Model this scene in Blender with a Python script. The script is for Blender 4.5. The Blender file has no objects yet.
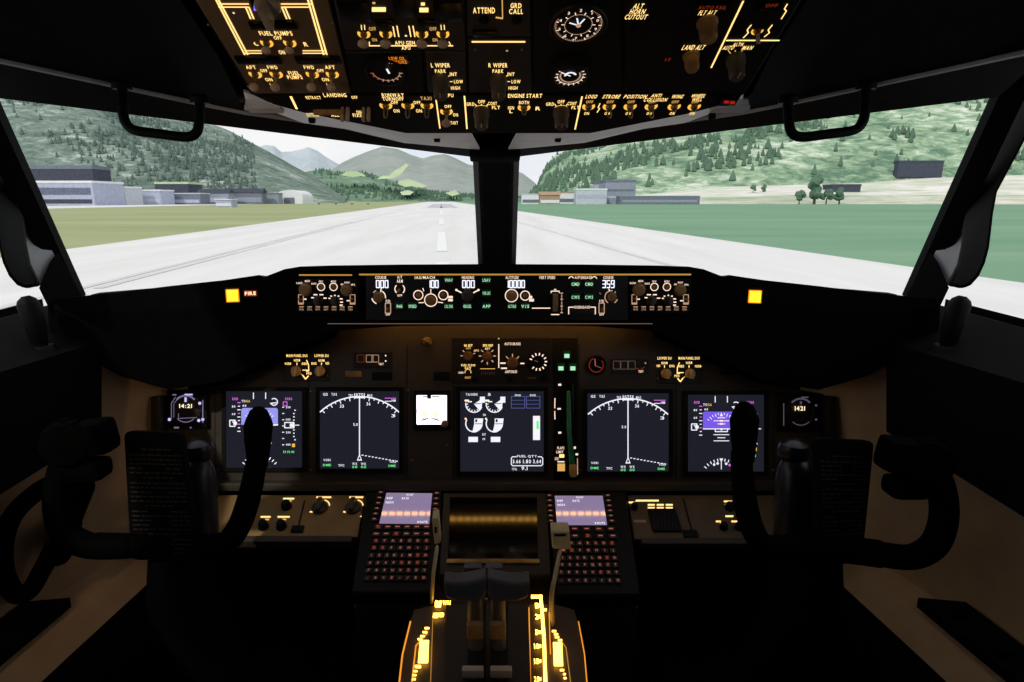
import bpy, bmesh, math, random
from mathutils import Vector, Matrix, noise
random.seed(7)
SC = bpy.context.scene
COL = SC.collection
F, CX, CY = 620.0, 494.0, 341.0
TH = math.atan(141 / F)                    # camera pitch below the horizon
TC, TS = math.cos(TH), math.sin(TH)
ZC = 1.25                                  # eye height over the cockpit floor
GZ = -2.75                                 # runway level

def W(x, y, D):
    "world point on the sight line of photo pixel (x, y), D metres ahead"
    X = (x - CX) / F * D; U = (CY - y) / F * D
    return Vector((X, D * TC + U * TS, ZC + U * TC - D * TS))
def ray(x, y):
    return W(x, y, 1.0) - Vector((0, 0, ZC))
def G(x, y):
    "ground point seen at pixel"
    d = ray(x, y); t = (GZ - ZC) / d.z
    return Vector((d.x * t, d.y * t, GZ))
def E(x, y, dist):
    d = ray(x, y); t = dist / d.y
    return Vector((d.x * t, dist, ZC + d.z * t))
def to_px(p):
    q = Vector(p) - Vector((0, 0, ZC))
    D = q.y * TC - q.z * TS; U = q.y * TS + q.z * TC
    return CX + q.x / D * F, CY - U / D * F, D

def lin(c):
    c = c / 255.0
    return c / 12.92 if c <= .04045 else ((c + .055) / 1.055) ** 2.4
def rgb(r, g, b): return (lin(r), lin(g), lin(b), 1)

MATS = {}
def mat(name, col, rough=.6, metal=0, emit=0, var=.25, scale=60, sample=True, spec=.35, coat=0):
    "procedural surface: colour varied by noise, or a lamp colour when emit > 0"
    if name in MATS: return MATS[name]
    m = bpy.data.materials.new(name); m.use_nodes = True
    nt = m.node_tree; b = nt.nodes['Principled BSDF']
    c = rgb(*col)
    b.inputs['Roughness'].default_value = rough
    b.inputs['Metallic'].default_value = metal
    b.inputs['Specular IOR Level'].default_value = spec
    b.inputs['Coat Weight'].default_value = coat
    b.inputs['Coat Roughness'].default_value = .06
    if emit:
        b.inputs['Base Color'].default_value = tuple(v * .15 for v in c[:3]) + (1,)
        b.inputs['Emission Color'].default_value = c
        b.inputs['Emission Strength'].default_value = emit
        if not sample: m.cycles.emission_sampling = 'NONE'
    else:
        tc = nt.nodes.new('ShaderNodeTexCoord'); n = nt.nodes.new('ShaderNodeTexNoise')
        n.inputs['Scale'].default_value = scale; n.inputs['Detail'].default_value = 4
        r = nt.nodes.new('ShaderNodeValToRGB')
        r.color_ramp.elements[0].position = .3; r.color_ramp.elements[1].position = .7
        r.color_ramp.elements[0].color = tuple(v * (1 - var) for v in c[:3]) + (1,)
        r.color_ramp.elements[1].color = tuple(v * (1 + var) for v in c[:3]) + (1,)
        nt.links.new(tc.outputs['Object'], n.inputs['Vector'])
        nt.links.new(n.outputs['Fac'], r.inputs['Fac'])
        nt.links.new(r.outputs['Color'], b.inputs['Base Color'])
    MATS[name] = m
    return m

# ---- glyphs -------------------------------------------------------------
GL = {}
def make_glyphs():
    chars = "ABCDEFGHIJKLMNOPQRSTUVWXYZ0123456789/.-+:%"
    obs = []
    for ch in chars:
        cu = bpy.data.curves.new('g', 'FONT'); cu.body = ch; cu.resolution_u = 2; cu.offset = .022
        o = bpy.data.objects.new('g', cu); COL.objects.link(o); obs.append((ch, o, cu))
    bpy.context.view_layer.update()
    dg = bpy.context.evaluated_depsgraph_get()
    for ch, o, cu in obs:
        me = o.evaluated_get(dg).to_mesh()
        vs = [(v.co.x, v.co.y) for v in me.vertices]
        fs = [tuple(p.vertices) for p in me.polygons]
        x0 = min(v[0] for v in vs); x1 = max(v[0] for v in vs)
        GL[ch] = ([(a - x0, b) for a, b in vs], fs, x1 - x0)
        o.evaluated_get(dg).to_mesh_clear()
    for ch, o, cu in obs:
        bpy.data.objects.remove(o); bpy.data.curves.remove(cu)
make_glyphs()
CAPH = max(v[1] for v in GL['H'][0])
SEG = {'0': 'abcdef', '1': 'bc', '2': 'abged', '3': 'abgcd', '4': 'fgbc', '5': 'afgcd', '6': 'afgedc', '7': 'abc', '8': 'abcdefg', '9': 'abcdfg'}

# ---- mesh builder ---------------------------------------------------------
class MB:
    def __init__(s): s.v = []; s.f = []; s.mi = []; s.mats = []; s.runs = []
    def add(s, vs, fs, m):
        if m not in s.mats: s.mats.append(m)
        k = s.mats.index(m); b = len(s.v); vs = list(vs); s.runs.append((b, b + len(vs), len(s.f), len(s.f) + len(fs), m))
        s.v.extend(Vector(v) for v in vs)
        for f in fs: s.f.append(tuple(i + b for i in f)); s.mi.append(k)
        return s
    def box(s, c, size, m, bev=0, R=None):
        bm = bmesh.new(); bmesh.ops.create_cube(bm, size=1)
        for v in bm.verts: v.co = Vector((v.co.x * size[0], v.co.y * size[1], v.co.z * size[2]))
        if bev: bmesh.ops.bevel(bm, geom=list(bm.edges), offset=bev, segments=2, affect='EDGES', profile=.6)
        c = Vector(c); bm.verts.index_update()
        vs = [(R @ v.co if R else v.co) + c for v in bm.verts]
        fs = [[v.index for v in f.verts] for f in bm.faces]
        bm.free(); return s.add(vs, fs, m)
    def prism(s, poly, z0, z1, m, ch=0):
        "extruded outline (u,v) with a chamfered top edge"
        n = len(poly); cx = sum(p[0] for p in poly) / n; cy = sum(p[1] for p in poly) / n
        def inset(d):
            out = []
            for p in poly:
                dx, dy = p[0] - cx, p[1] - cy; L = math.hypot(dx, dy) or 1
                out.append((p[0] - dx / L * d, p[1] - dy / L * d))
            return out
        rings = [(poly, z0)]
        sg = 1 if z1 > z0 else -1
        if ch: rings += [(poly, z1 - sg * ch), (inset(ch * 1.3), z1)]
        else: rings += [(poly, z1)]
        vs = [(p[0], p[1], z) for r, z in rings for p in r]
        fs = [tuple(range(n))[::-1]]
        for k in range(len(rings) - 1):
            for i in range(n):
                j = (i + 1) % n
                fs.append((k * n + i, k * n + j, k * n + n + j, k * n + n + i))
        fs.append(tuple(range((len(rings) - 1) * n, len(rings) * n)))
        return s.add(vs, fs, m)
    def lathe(s, c, prof, m, n=20, axis=(0, 0, 1), ell=(1, 1), cap=True):
        q = Vector((0, 0, 1)).rotation_difference(Vector(axis).normalized()); c = Vector(c)
        vs = []; fs = []
        for r, h in prof:
            for i in range(n):
                a = 2 * math.pi * i / n
                vs.append(c + q @ Vector((r * ell[0] * math.cos(a), r * ell[1] * math.sin(a), h)))
        for k in range(len(prof) - 1):
            for i in range(n):
                j = (i + 1) % n
                fs.append((k * n + i, k * n + j, k * n + n + j, k * n + n + i))
        if cap:
            fs.append(tuple(range(n))[::-1]); fs.append(tuple(range((len(prof) - 1) * n, len(prof) * n)))
        return s.add(vs, fs, m)
    def tube(s, pts, r, m, n=12, sub=0, flat=None):
        "round bar through 3-D points; r a number or one per point; sub = Catmull-Rom steps"
        pts = [Vector(p) for p in pts]
        rs = list(r) if isinstance(r, (list, tuple)) else [r] * len(pts)
        if sub:
            P = [pts[0]] + pts + [pts[-1]]; np_ = []; nr = []
            for i in range(len(pts) - 1):
                a, b, c, d = P[i], P[i + 1], P[i + 2], P[i + 3]
                for k in range(sub):
                    t = k / sub
                    np_.append(.5 * ((2 * b) + (c - a) * t + (2 * a - 5 * b + 4 * c - d) * t * t + (3 * b - a - 3 * c + d) * t ** 3))
                    nr.append(rs[i] * (1 - t) + rs[i + 1] * t)
            np_.append(pts[-1]); nr.append(rs[-1]); pts, rs = np_, nr
        # rounded ends
        def ext(p, q, r0):
            d = (p - q).normalized()
            return [(p + d * r0 * .8, r0 * .35), (p + d * r0 * .45, r0 * .8)]
        e0 = ext(pts[0], pts[1], rs[0]); e1 = ext(pts[-1], pts[-2], rs[-1])
        pts = [e[0] for e in e0] + pts + [e[0] for e in e1[::-1]]
        rs = [e[1] for e in e0] + rs + [e[1] for e in e1[::-1]]
        vs = []; fs = []; ref = None
        for i, p in enumerate(pts):
            t = (pts[min(i + 1, len(pts) - 1)] - pts[max(i - 1, 0)]).normalized()
            if ref is None:
                ref = t.orthogonal().normalized()
                if flat: ref = (Vector(flat) - t * t.dot(Vector(flat))).normalized()
            else: ref = (ref - t * ref.dot(t)).normalized()
            b = t.cross(ref)
            for k in range(n):
                a = 2 * math.pi * k / n
                vs.append(p + (ref * math.cos(a) * (1 if not flat else .55) + b * math.sin(a)) * rs[i])
        for i in range(len(pts) - 1):
            for k in range(n):
                j = (k + 1) % n
                fs.append((i * n + k, i * n + j, i * n + n + j, i * n + n + k))
        fs.append(tuple(range(n))[::-1]); fs.append(tuple(range((len(pts) - 1) * n, len(pts) * n)))
        return s.add(vs, fs, m)
    def strip(s, A, B, m, th=0, dirn=None):
        "surface between two rows of 3-D points, given thickness along dirn"
        n = len(A); vs = [Vector(p) for p in A] + [Vector(p) for p in B]
        fs = [(i, i + 1, n + i + 1, n + i) for i in range(n - 1)]
        if th:
            d = Vector(dirn).normalized() * th
            vs += [v + d for v in vs]; o = 2 * n
            fs += [(o + i, o + n + i, o + n + i + 1, o + i + 1) for i in range(n - 1)]
            fs += [(i, o + i, o + i + 1, i + 1) for i in range(n - 1)]
            fs += [(n + i, n + i + 1, o + n + i + 1, o + n + i) for i in range(n - 1)]
            fs += [(0, n, o + n, o), (n - 1, o + n - 1, o + 2 * n - 1, 2 * n - 1)]
        return s.add(vs, fs, m)
    # flat printed / backlit marks in panel coordinates
    def line(s, pts, w, z, m, wv=None):
        for a, b in zip(pts, pts[1:]):
            dx, dy = b[0] - a[0], b[1] - a[1]; L = math.hypot(dx, dy) or 1e-9
            nx, ny = -dy / L * w / 2, dx / L * w / 2
            ex, ey = dx / L * w * .15, dy / L * w * .15
            s.add([(a[0] - ex + nx, a[1] - ey + ny, z), (a[0] - ex - nx, a[1] - ey - ny, z), (b[0] + ex - nx, b[1] + ey - ny, z), (b[0] + ex + nx, b[1] + ey + ny, z)], [(0, 1, 2, 3)], m)
        return s
    def arc(s, c, r, a0, a1, w, z, m, n=20, ell=1):
        vs = []; fs = []
        for i in range(n + 1):
            a = math.radians(a0 + (a1 - a0) * i / n)
            for rr in (r - w / 2, r + w / 2): vs.append((c[0] + rr * math.cos(a), c[1] + rr * math.sin(a) * ell, z))
        for i in range(n): fs.append((2 * i, 2 * i + 1, 2 * i + 3, 2 * i + 2))
        return s.add(vs, fs, m)
    def disc(s, c, r, z, m, n=16): return s.add([(c[0] + r * math.cos(2 * math.pi * i / n), c[1] + r * math.sin(2 * math.pi * i / n), z) for i in range(n)], [tuple(range(n))], m)
    def rect(s, u0, v0, u1, v1, z, m): return s.add([(u0, v0, z), (u1, v0, z), (u1, v1, z), (u0, v1, z)], [(0, 1, 2, 3)], m)
    def poly(s, pts, z, m): return s.add([(p[0], p[1], z) for p in pts], [tuple(range(len(pts)))], m)
    def text(s, t, c, h, z, m, w=None, slant=0):
        sp = .16; tw = sum((.32 if ch == ' ' else GL[ch][2] + sp) for ch in t) - sp
        k = h / CAPH; kx = (w / tw) if w else k
        x = c[0] - tw * kx / 2
        for ch in t:
            if ch == ' ': x += .32 * kx; continue
            vs, fs, adv = GL[ch]
            s.add([(x + a * kx + b * k * slant, c[1] - h / 2 + b * k, z) for a, b in vs], fs, m)
            x += (adv + sp) * kx
        return s
    def seg(s, t, c, h, w, z, m, th=.15):
        "seven-segment digits"
        dw = w / len(t); x = c[0] - w / 2
        for ch in t:
            a0, a1 = x + dw * .17, x + dw * .83; b0, b1 = c[1] - h / 2, c[1] + h / 2; bm = c[1]; g = h * .02
            P = {'a': [(a0, b1), (a1, b1)], 'b': [(a1, bm), (a1, b1)], 'c': [(a1, b0), (a1, bm)], 'd': [(a0, b0), (a1, b0)], 'e': [(a0, b0), (a0, bm)], 'f': [(a0, bm), (a0, b1)], 'g': [(a0, bm), (a1, bm)]}
            for q in SEG.get(ch, ''): s.line(P[q], h * th, z, m)
            x += dw
        return s
    def clusters(s, parent):
        "marks that stand well apart from the rest become pieces of their own"
        r = parent
        while r.parent: r = r.parent
        R = r.matrix_basis.to_3x3(); B = []
        for b0, b1, *_ in s.runs:
            p = [R @ v for v in s.v[b0:b1]]; B.append(([min(v[i] for v in p) for i in range(3)], [max(v[i] for v in p) for i in range(3)]))
        size = [max(b[1][i] - b[0][i] for i in range(3)) for b in B]; par = list(range(len(B)))
        def find(a):
            while par[a] != a: a = par[a]
            return a
        for i in range(len(B)):
            for j in range(i):
                g = math.sqrt(sum(max(0, B[i][0][k] - B[j][1][k], B[j][0][k] - B[i][1][k]) ** 2 for k in range(3)))
                if g <= max(.0199, .499 * max(size[i], size[j])): par[find(i)] = find(j)
        out = {}
        for i, r in enumerate(s.runs): out.setdefault(find(i), []).append(r)
        return list(out.values())
    def build(s, name, parent=None, smooth=True, world=None):
        if (name == 'lettering' or name.endswith(('symbols', 'markings'))) and len(s.runs) > 1:
            groups = s.clusters(parent)
            if len(groups) > 1:
                for g in groups:
                    q = MB()
                    for b0, b1, f0, f1, m in g: q.add(s.v[b0:b1], [tuple(i - b0 for i in f) for f in s.f[f0:f1]], m)
                    q.runs = []; last = q.build(name, parent, smooth)
                return last
        me = bpy.data.meshes.new(name)
        me.from_pydata([tuple(v) for v in s.v], [], s.f)
        for m in s.mats: me.materials.append(m)
        for p, k in zip(me.polygons, s.mi): p.material_index = k
        bm = bmesh.new(); bm.from_mesh(me)
        bmesh.ops.recalc_face_normals(bm, faces=bm.faces)
        bm.to_mesh(me); bm.free()
        if smooth and len(me.polygons):
            me.polygons.foreach_set('use_smooth', [True] * len(me.polygons)); me.set_sharp_from_angle(angle=math.radians(38))
        o = bpy.data.objects.new(name, me); COL.objects.link(o)
        if parent: o.parent = parent
        return o

def tag(o, label, cat, group=None, kind=None):
    if label: o['label'] = label
    if cat: o['category'] = cat
    if group: o['group'] = group
    if kind: o['kind'] = kind
    return o
def thing(name, label, cat, M=None, group=None):
    o = bpy.data.objects.new(name, None); COL.objects.link(o); o.empty_display_size = .05
    if M is not None: o.matrix_world = M
    return tag(o, label, cat, group)
def struct(o, label=None, cat=None):
    o['kind'] = 'structure'
    return tag(o, label, cat)
def rrect(u0, v0, u1, v1, r, n=4):
    out = []
    for cx, cy, a in ((u1 - r, v1 - r, 0), (u0 + r, v1 - r, 90), (u0 + r, v0 + r, 180), (u1 - r, v0 + r, 270)):
        for i in range(n + 1):
            t = math.radians(a + 90 * i / n); out.append((cx + r * math.cos(t), cy + r * math.sin(t)))
    return out

class Panel:
    "a flat face in the cockpit: origin o, right u, up v, outward n; L() turns a photo pixel into its place on the face"
    def __init__(s, o, vdir, lift=0):
        s.u = Vector((1, 0, 0)); s.v = Vector(vdir).normalized(); s.n = s.u.cross(s.v)
        s.o = Vector(o) + s.n * lift
    def M(s):
        m = Matrix((s.u, s.v, s.n)).transposed().to_4x4(); m.translation = s.o; return m
    def L(s, x, y):
        d = ray(x, y); e = Vector((0, 0, ZC)); t = (s.o - e).dot(s.n) / d.dot(s.n)
        p = e + d * t - s.o
        return Vector((p.dot(s.u), p.dot(s.v)))
    def sc(s, x, y):
        a = s.L(x, y); return (s.L(x + 1, y).x - a.x), (s.L(x, y - 1).y - a.y)
    def wp(s, x, y, h=0):
        a = s.L(x, y); return s.o + s.u * a.x + s.v * a.y + s.n * h
    def h_for(s, x, y, y2):
        "height above the face at (x,y) whose tip shows at pixel row y2"
        p = s.wp(x, y) - Vector((0, 0, ZC)); k = (CY - y2) / F
        D0 = p.y * TC - p.z * TS; U0 = p.y * TS + p.z * TC
        nD = s.n.y * TC - s.n.z * TS; nU = s.n.y * TS + s.n.z * TC
        return (k * D0 - U0) / (nU - k * nD)
    # pixel-based marks on a MB
    tk = 1.0
    def T(s, mb, t, x, y, h, m, w=None, z=.0008, slant=0):
        su, sv = s.sc(x, y); mb.text(t, s.L(x, y), h * sv * s.tk, z, m, w * su if w else None, slant)
    def LN(s, mb, pts, w, m, z=.0008):
        su, sv = s.sc(*pts[0]); mb.line([s.L(*p) for p in pts], w * su, z, m)
    def R(s, mb, x, y, w, h, m, z=.0008):
        a = s.L(x - w / 2, y + h / 2); b = s.L(x + w / 2, y - h / 2)
        c = s.L(x - w / 2, y - h / 2); d = s.L(x + w / 2, y + h / 2)
        mb.poly([a, d, b, c], z, m)
    def A(s, mb, x, y, r, a0, a1, w, m, z=.0008, n=20):
        su, sv = s.sc(x, y); mb.arc(s.L(x, y), r * su, a0, a1, w * su, z, m, n)
    def dot(s, mb, x, y, r, m, z=.0008): mb.disc(s.L(x, y), r * s.sc(x, y)[0], z, m, 10)
    def box(s, mb, x, y, w, h, d, m, bev=0, z=0):
        su, sv = s.sc(x, y); a = s.L(x, y)
        mb.box((a.x, a.y, z + d / 2), (w * su, h * sv, d), m, bev)
    def face(s, mb, poly, m, th=.006, ch=.001, top=0):
        mb.prism([tuple(s.L(*p)) for p in poly], top - th, top, m, ch)
# ======================= outside: airfield, hills, light =======================
def sky():
    w = bpy.data.worlds.new('sky'); SC.world = w; w.use_nodes = True
    nt = w.node_tree; bg = nt.nodes['Background']
    tc = nt.nodes.new('ShaderNodeTexCoord'); n = nt.nodes.new('ShaderNodeTexNoise')
    mp = nt.nodes.new('ShaderNodeMapping'); mp.inputs['Scale'].default_value = (1, 1, 3)
    n.inputs['Scale'].default_value = 2.5; n.inputs['Detail'].default_value = 6
    r = nt.nodes.new('ShaderNodeValToRGB')
    r.color_ramp.elements[0].position = .38; r.color_ramp.elements[0].color = rgb(226, 234, 246)
    r.color_ramp.elements[1].position = .62; r.color_ramp.elements[1].color = rgb(250, 250, 250)
    nt.links.new(tc.outputs['Generated'], mp.inputs['Vector']); nt.links.new(mp.outputs['Vector'], n.inputs['Vector'])
    nt.links.new(n.outputs['Fac'], r.inputs['Fac']); nt.links.new(r.outputs['Color'], bg.inputs['Color'])
    bg.inputs['Strength'].default_value = .98
    l = bpy.data.lights.new('sun', 'SUN'); l.energy = SUN; l.angle = .03; l.color = (1, .97, .9)
    o = bpy.data.objects.new('sun', l); COL.objects.link(o)
    o.rotation_euler = (math.radians(52), 0, math.radians(-25))
SUN = 1.3
sky()
KX = 1 / 1.12
def emat(name, c1, c2, scale, c3=None, detail=6, stretch=(1, 1, 1), p=(.35, .65), rough=.95, fine=0, fmix=.5):
    "outdoor surface: two or three colours mottled together, at one or two scales"
    m = bpy.data.materials.new(name); m.use_nodes = True; nt = m.node_tree; b = nt.nodes['Principled BSDF']
    b.inputs['Roughness'].default_value = rough; b.inputs['Specular IOR Level'].default_value = 0.0
    tc = nt.nodes.new('ShaderNodeTexCoord'); mp = nt.nodes.new('ShaderNodeMapping'); mp.inputs['Scale'].default_value = stretch
    n = nt.nodes.new('ShaderNodeTexNoise'); n.inputs['Scale'].default_value = scale; n.inputs['Detail'].default_value = detail; n.inputs['Roughness'].default_value = .62
    r = nt.nodes.new('ShaderNodeValToRGB'); k = lambda c: tuple(v * KX for v in rgb(*c)[:3]) + (1,)
    r.color_ramp.elements[0].position, r.color_ramp.elements[1].position = p
    r.color_ramp.elements[0].color = k(c1); r.color_ramp.elements[1].color = k(c2)
    if c3:
        e = r.color_ramp.elements.new(min(.98, p[1] + .09)); e.color = k(c3)
    nt.links.new(tc.outputs['Object'], mp.inputs['Vector']); nt.links.new(mp.outputs['Vector'], n.inputs['Vector'])
    out = n.outputs['Fac']
    if fine:
        n2 = nt.nodes.new('ShaderNodeTexNoise'); n2.inputs['Scale'].default_value = fine; n2.inputs['Detail'].default_value = 5; n2.inputs['Roughness'].default_value = .7; n2.inputs['Distortion'].default_value = .6
        nt.links.new(mp.outputs['Vector'], n2.inputs['Vector'])
        mx = nt.nodes.new('ShaderNodeMix'); mx.data_type = 'FLOAT'; mx.inputs[0].default_value = fmix
        nt.links.new(out, mx.inputs[2]); nt.links.new(n2.outputs['Fac'], mx.inputs[3]); out = mx.outputs[0]
    nt.links.new(out, r.inputs['Fac']); nt.links.new(r.outputs['Color'], b.inputs['Base Color'])
    return m
RA = math.atan2((441 - CX) / F, TC + 141 / F * TS)
rd = Vector((math.sin(RA), math.cos(RA), 0)); rp = Vector((math.cos(RA), -math.sin(RA), 0))
def RW(lat, along, z=0): 
    p = rp * lat + rd * along; return (p.x, p.y, GZ + z)
offL = G(75, 248).dot(rp); offR = G(905, 266).dot(rp)
m_ground = emat('pale_ground', (196, 200, 184), (226, 222, 212), .02)
m_run = emat('runway_concrete', (230, 227, 224), (240, 238, 235), .05, stretch=(6, .5, 1))
m_grassL = emat('dry_grass', (158, 168, 124), (180, 184, 144), .03, stretch=(.3, 2, 1))
m_grassR = emat('lush_grass', (122, 160, 130), (142, 174, 146), .03, stretch=(.3, 2, 1))
m_white = emat('white_paint', (243, 243, 242), (248, 248, 247), 1)
m_taxi = emat('taxiway_concrete', (222, 222, 222), (238, 236, 234), .1)
o = MB().add([(-9000, -60, GZ - .4), (9000, -60, GZ - .4), (9000, 12000, GZ - .4), (-9000, 12000, GZ - .4)], [(0, 1, 2, 3)], m_ground).build('ground', smooth=False); struct(o, 'pale ground stretching away beyond the airfield', 'ground')
def slab(name, pts, m, z, label, cat):
    n = len(pts); b = MB(); v = [(p[0], p[1], GZ + z) for p in pts] + [(p[0], p[1], GZ - .6) for p in pts]
    b.add(v, [tuple(range(n))] + [(i, (i + 1) % n, n + (i + 1) % n, n + i) for i in range(n)], m)
    o = b.build(name, smooth=False); struct(o, label, cat); return o
rw = slab('runway', [RW(offL, -40), RW(offR, -40), RW(offR, 2600), RW(offL, 2600)], m_run, 0, 'wide pale concrete runway running away ahead of the nose', 'runway')
for k, (a0, a1) in enumerate(((19, 27), (31.5, 41), (50, 80), (105, 140), (180, 240), (300, 400), (520, 700))):
    w_ = .45
    b = MB().add([RW(w0, a, .03) for a in (a0, a1) for w0 in ((-w_, w_) if a == a0 else (w_, -w_))], [(0, 1, 2, 3)], m_white)
    q = b.build('centreline_dash', rw, smooth=False)
dk = emat('rubber_mark', (186, 186, 192), (214, 214, 220), .06, stretch=(4, .3, 1))
MB().add([RW(-8, 330, .03), RW(9, 330, .03), RW(9, 620, .03), RW(-8, 620, .03)], [(0, 1, 2, 3)], dk).build('touchdown_mark', rw, smooth=False)
for wv, a0, a1 in ((-17, 20, 120), (-16.2, 30, 300), (14, 20, 200)):
    MB().add([RW(wv, a0, .02), RW(wv + .5, a0, .02), RW(wv + .5, a1, .02), RW(wv, a1, .02)], [(0, 1, 2, 3)], emat('tyre_mark', (216, 215, 214), (230, 228, 226), .3)).build('tyre_mark', rw, smooth=False)
slab('grass_field', [RW(offL, -60), RW(offL, 2600), RW(-188, 2600), RW(-188, -60)], m_grassL, -.02, 'dry yellow-green grass strip between the runway and the terminal', 'grass')
slab('taxiway', [RW(-188, -60), RW(-188, 2600), RW(-262, 2600), RW(-262, -60)], m_taxi, -.02, 'thin white taxiway in front of the terminal', 'taxiway')
g5 = [RW(offR, -60), RW(offR, 2400), (460, 1800, 0), (340, 640, 0), (900, 560, 0), (1500, 300, 0), RW(900, -60)]
slab('grass_field', g5, m_grassR, -.02, 'lush green grass field on the far side of the runway from the terminal', 'grass')

def terrain(name, prof, d0, d1, m, label, cat='mountain', base=None, amp=.0, nx=120, ny=22, p=.8, seed=0, back=True):
    "a solid rise whose skyline stands over ground from d0 to d1 metres ahead"
    xs = [prof[0][0] + (prof[-1][0] - prof[0][0]) * i / nx for i in range(nx + 1)]
    def yof(x):
        for (a, b), (c, d) in zip(prof, prof[1:]):
            if a <= x <= c: return b + (d - b) * (x - a) / (c - a)
        return prof[-1][1]
    vs = []; fs = []; rows = ny + 1 + (4 if back else 0)
    for i, x in enumerate(xs):
        top = E(x, yof(x), d1); dx = ray(x, 200); ux = dx.x / dx.y
        H = max(top.z - GZ, 1)
        for j in range(rows):
            t = j / ny; y = d0 + (d1 - d0) * t
            if j <= ny: z = H * t ** p
            else: z = H * (1 - (j - ny) / 4 * .9)
            nz = noise.fractal(Vector((ux * y / (d1 * .09) + seed, y / (d1 * .09), seed)), 1, 2, 5) * amp * H * (min(1, t * 3) if t <= 1 else 1)
            if j == ny: nz *= .45
            vs.append((ux * y, y, GZ - .5 + z + nz))
    for i in range(nx):
        for j in range(rows - 1): fs.append((i * rows + j, i * rows + rows + j, i * rows + rows + j + 1, i * rows + j + 1))
    o = MB().add(vs, fs, m).build(name); struct(o, label, cat); return o, vs, rows
far = emat('hazed_rock', (178, 190, 196), (206, 214, 218), .0022, (228, 230, 232), fine=.006)  # pale blue-grey puts the haze of distance into the base colour
mid = emat('hazed_slope', (150, 160, 154), (176, 182, 174), .004, (188, 190, 188), fine=.012)  # haze is mixed into these greyed base colours too
wood = emat('wooded_slope', (104, 132, 116), (140, 166, 138), .012, (196, 216, 166), p=(.4, .6), fine=.04)
lh = emat('left_hillside', (100, 118, 110), (140, 156, 142), .008, (208, 216, 208), p=(.42, .55), stretch=(1, 1, 2.2), fine=.05, fmix=.6)
rh = emat('right_hillside', (104, 134, 112), (160, 186, 152), .007, (226, 232, 216), p=(.42, .52), stretch=(1, .8, 2.6), fine=.05, fmix=.55)
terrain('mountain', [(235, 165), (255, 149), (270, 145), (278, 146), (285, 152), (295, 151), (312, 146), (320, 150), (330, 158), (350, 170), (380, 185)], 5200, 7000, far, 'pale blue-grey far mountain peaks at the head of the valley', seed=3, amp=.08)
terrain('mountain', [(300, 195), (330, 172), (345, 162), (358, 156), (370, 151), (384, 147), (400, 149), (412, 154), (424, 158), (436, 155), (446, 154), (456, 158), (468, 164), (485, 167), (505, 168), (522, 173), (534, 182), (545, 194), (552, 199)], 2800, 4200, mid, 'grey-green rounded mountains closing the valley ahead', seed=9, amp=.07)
fo, fv, fr = terrain('hill', [(270, 196), (290, 178), (310, 171), (326, 169), (345, 172), (362, 172), (380, 176), (395, 181), (415, 187), (435, 192), (470, 195), (520, 196), (545, 198)], 1500, 2100, wood, 'low wooded ridge in front of the far mountains', seed=5, amp=.10, cat='hill')
mead = emat('lime_meadow', (180, 202, 156), (206, 220, 182), .01)
for pts in (((341, 175), (346, 171.6), (354, 171), (362, 173), (366, 176.4), (360, 176), (352, 177), (346, 176)), ((377, 179), (382, 175.6), (389, 176), (394, 171), (401, 167), (406, 163.4), (409, 165), (405, 169), (401, 174), (396, 177), (390, 178.6)), ((399, 181), (408, 179), (418, 182), (427, 186), (422, 187.6), (412, 186), (405, 187), (398, 184)), ((400, 192), (408, 190), (414, 192), (410, 195), (402, 195)), ((445, 193), (455, 190), (460, 194), (452, 196))):
    b = MB(); n = len(pts); D0 = 1490
    b.add([E(x, y, D0 + (200 - y) * 6) for x, y in pts] + [E(x, y, D0 + 60 + (200 - y) * 6) for x, y in pts], [tuple(range(n))] + [(i, (i + 1) % n, n + (i + 1) % n, n + i) for i in range(n)], mead)
    struct(b.build('meadow', smooth=False), 'bright lime meadow patch on the wooded ridge', 'meadow')['group'] = 'lime meadows on the ridge'
Lo, Lv, Lr = terrain('hill', [(-900, -260), (-500, -160), (-250, -70), (-60, 10), (100, 62), (170, 100), (205, 118), (228, 127), (250, 139), (275, 153), (300, 168), (318, 178), (335, 190), (345, 197)], 800, 1700, lh, 'steep dark-green forested hillside behind the terminal', seed=12, amp=.05, cat='hill', nx=170)
Ro, Rv, Rr = terrain('hill', [(528, 197), (535, 190), (541, 178), (545, 166), (550, 158), (560, 152), (580, 147), (600, 138), (650, 118), (720, 92), (800, 66), (900, 44), (1024, 20), (1200, -20), (1500, -120), (2000, -260)], 700, 1600, rh, 'sunlit green hillside with pale meadows behind the grey block', seed=21, amp=.05, cat='hill', nx=170)
sand = emat('pale_field', (192, 206, 176), (234, 229, 218), .03, (248, 246, 242), stretch=(.3, 1.2, 4), p=(.40, .54), fine=.12)
def field(xs, d, label):
    b = MB(); A = [E(x, y0, d) for x, y0, y1 in xs]; B = [E(x, y1, d + 90) for x, y0, y1 in xs]
    b.strip(A, B, sand); n = len(xs)
    b.strip([Vector((p.x, p.y, GZ - .6)) for p in A], A, sand)
    b.strip(B, [Vector((p.x * 1.3, p.y * 1.3, GZ - .6)) for p in B], sand)
    struct(b.build('field'), label, 'field')
field([(616, 199, 197), (660, 198, 193), (720, 197, 187), (790, 195, 185), (860, 195, 183), (930, 195, 178), (1024, 195, 175), (1200, 194, 168)], 640, 'pale sandy field at the foot of the sunlit hillside')
field([(722, 184, 180), (750, 181, 177), (780, 179, 176), (800, 182, 178)], 760, 'small pale meadow terrace above the sandy field')
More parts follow.
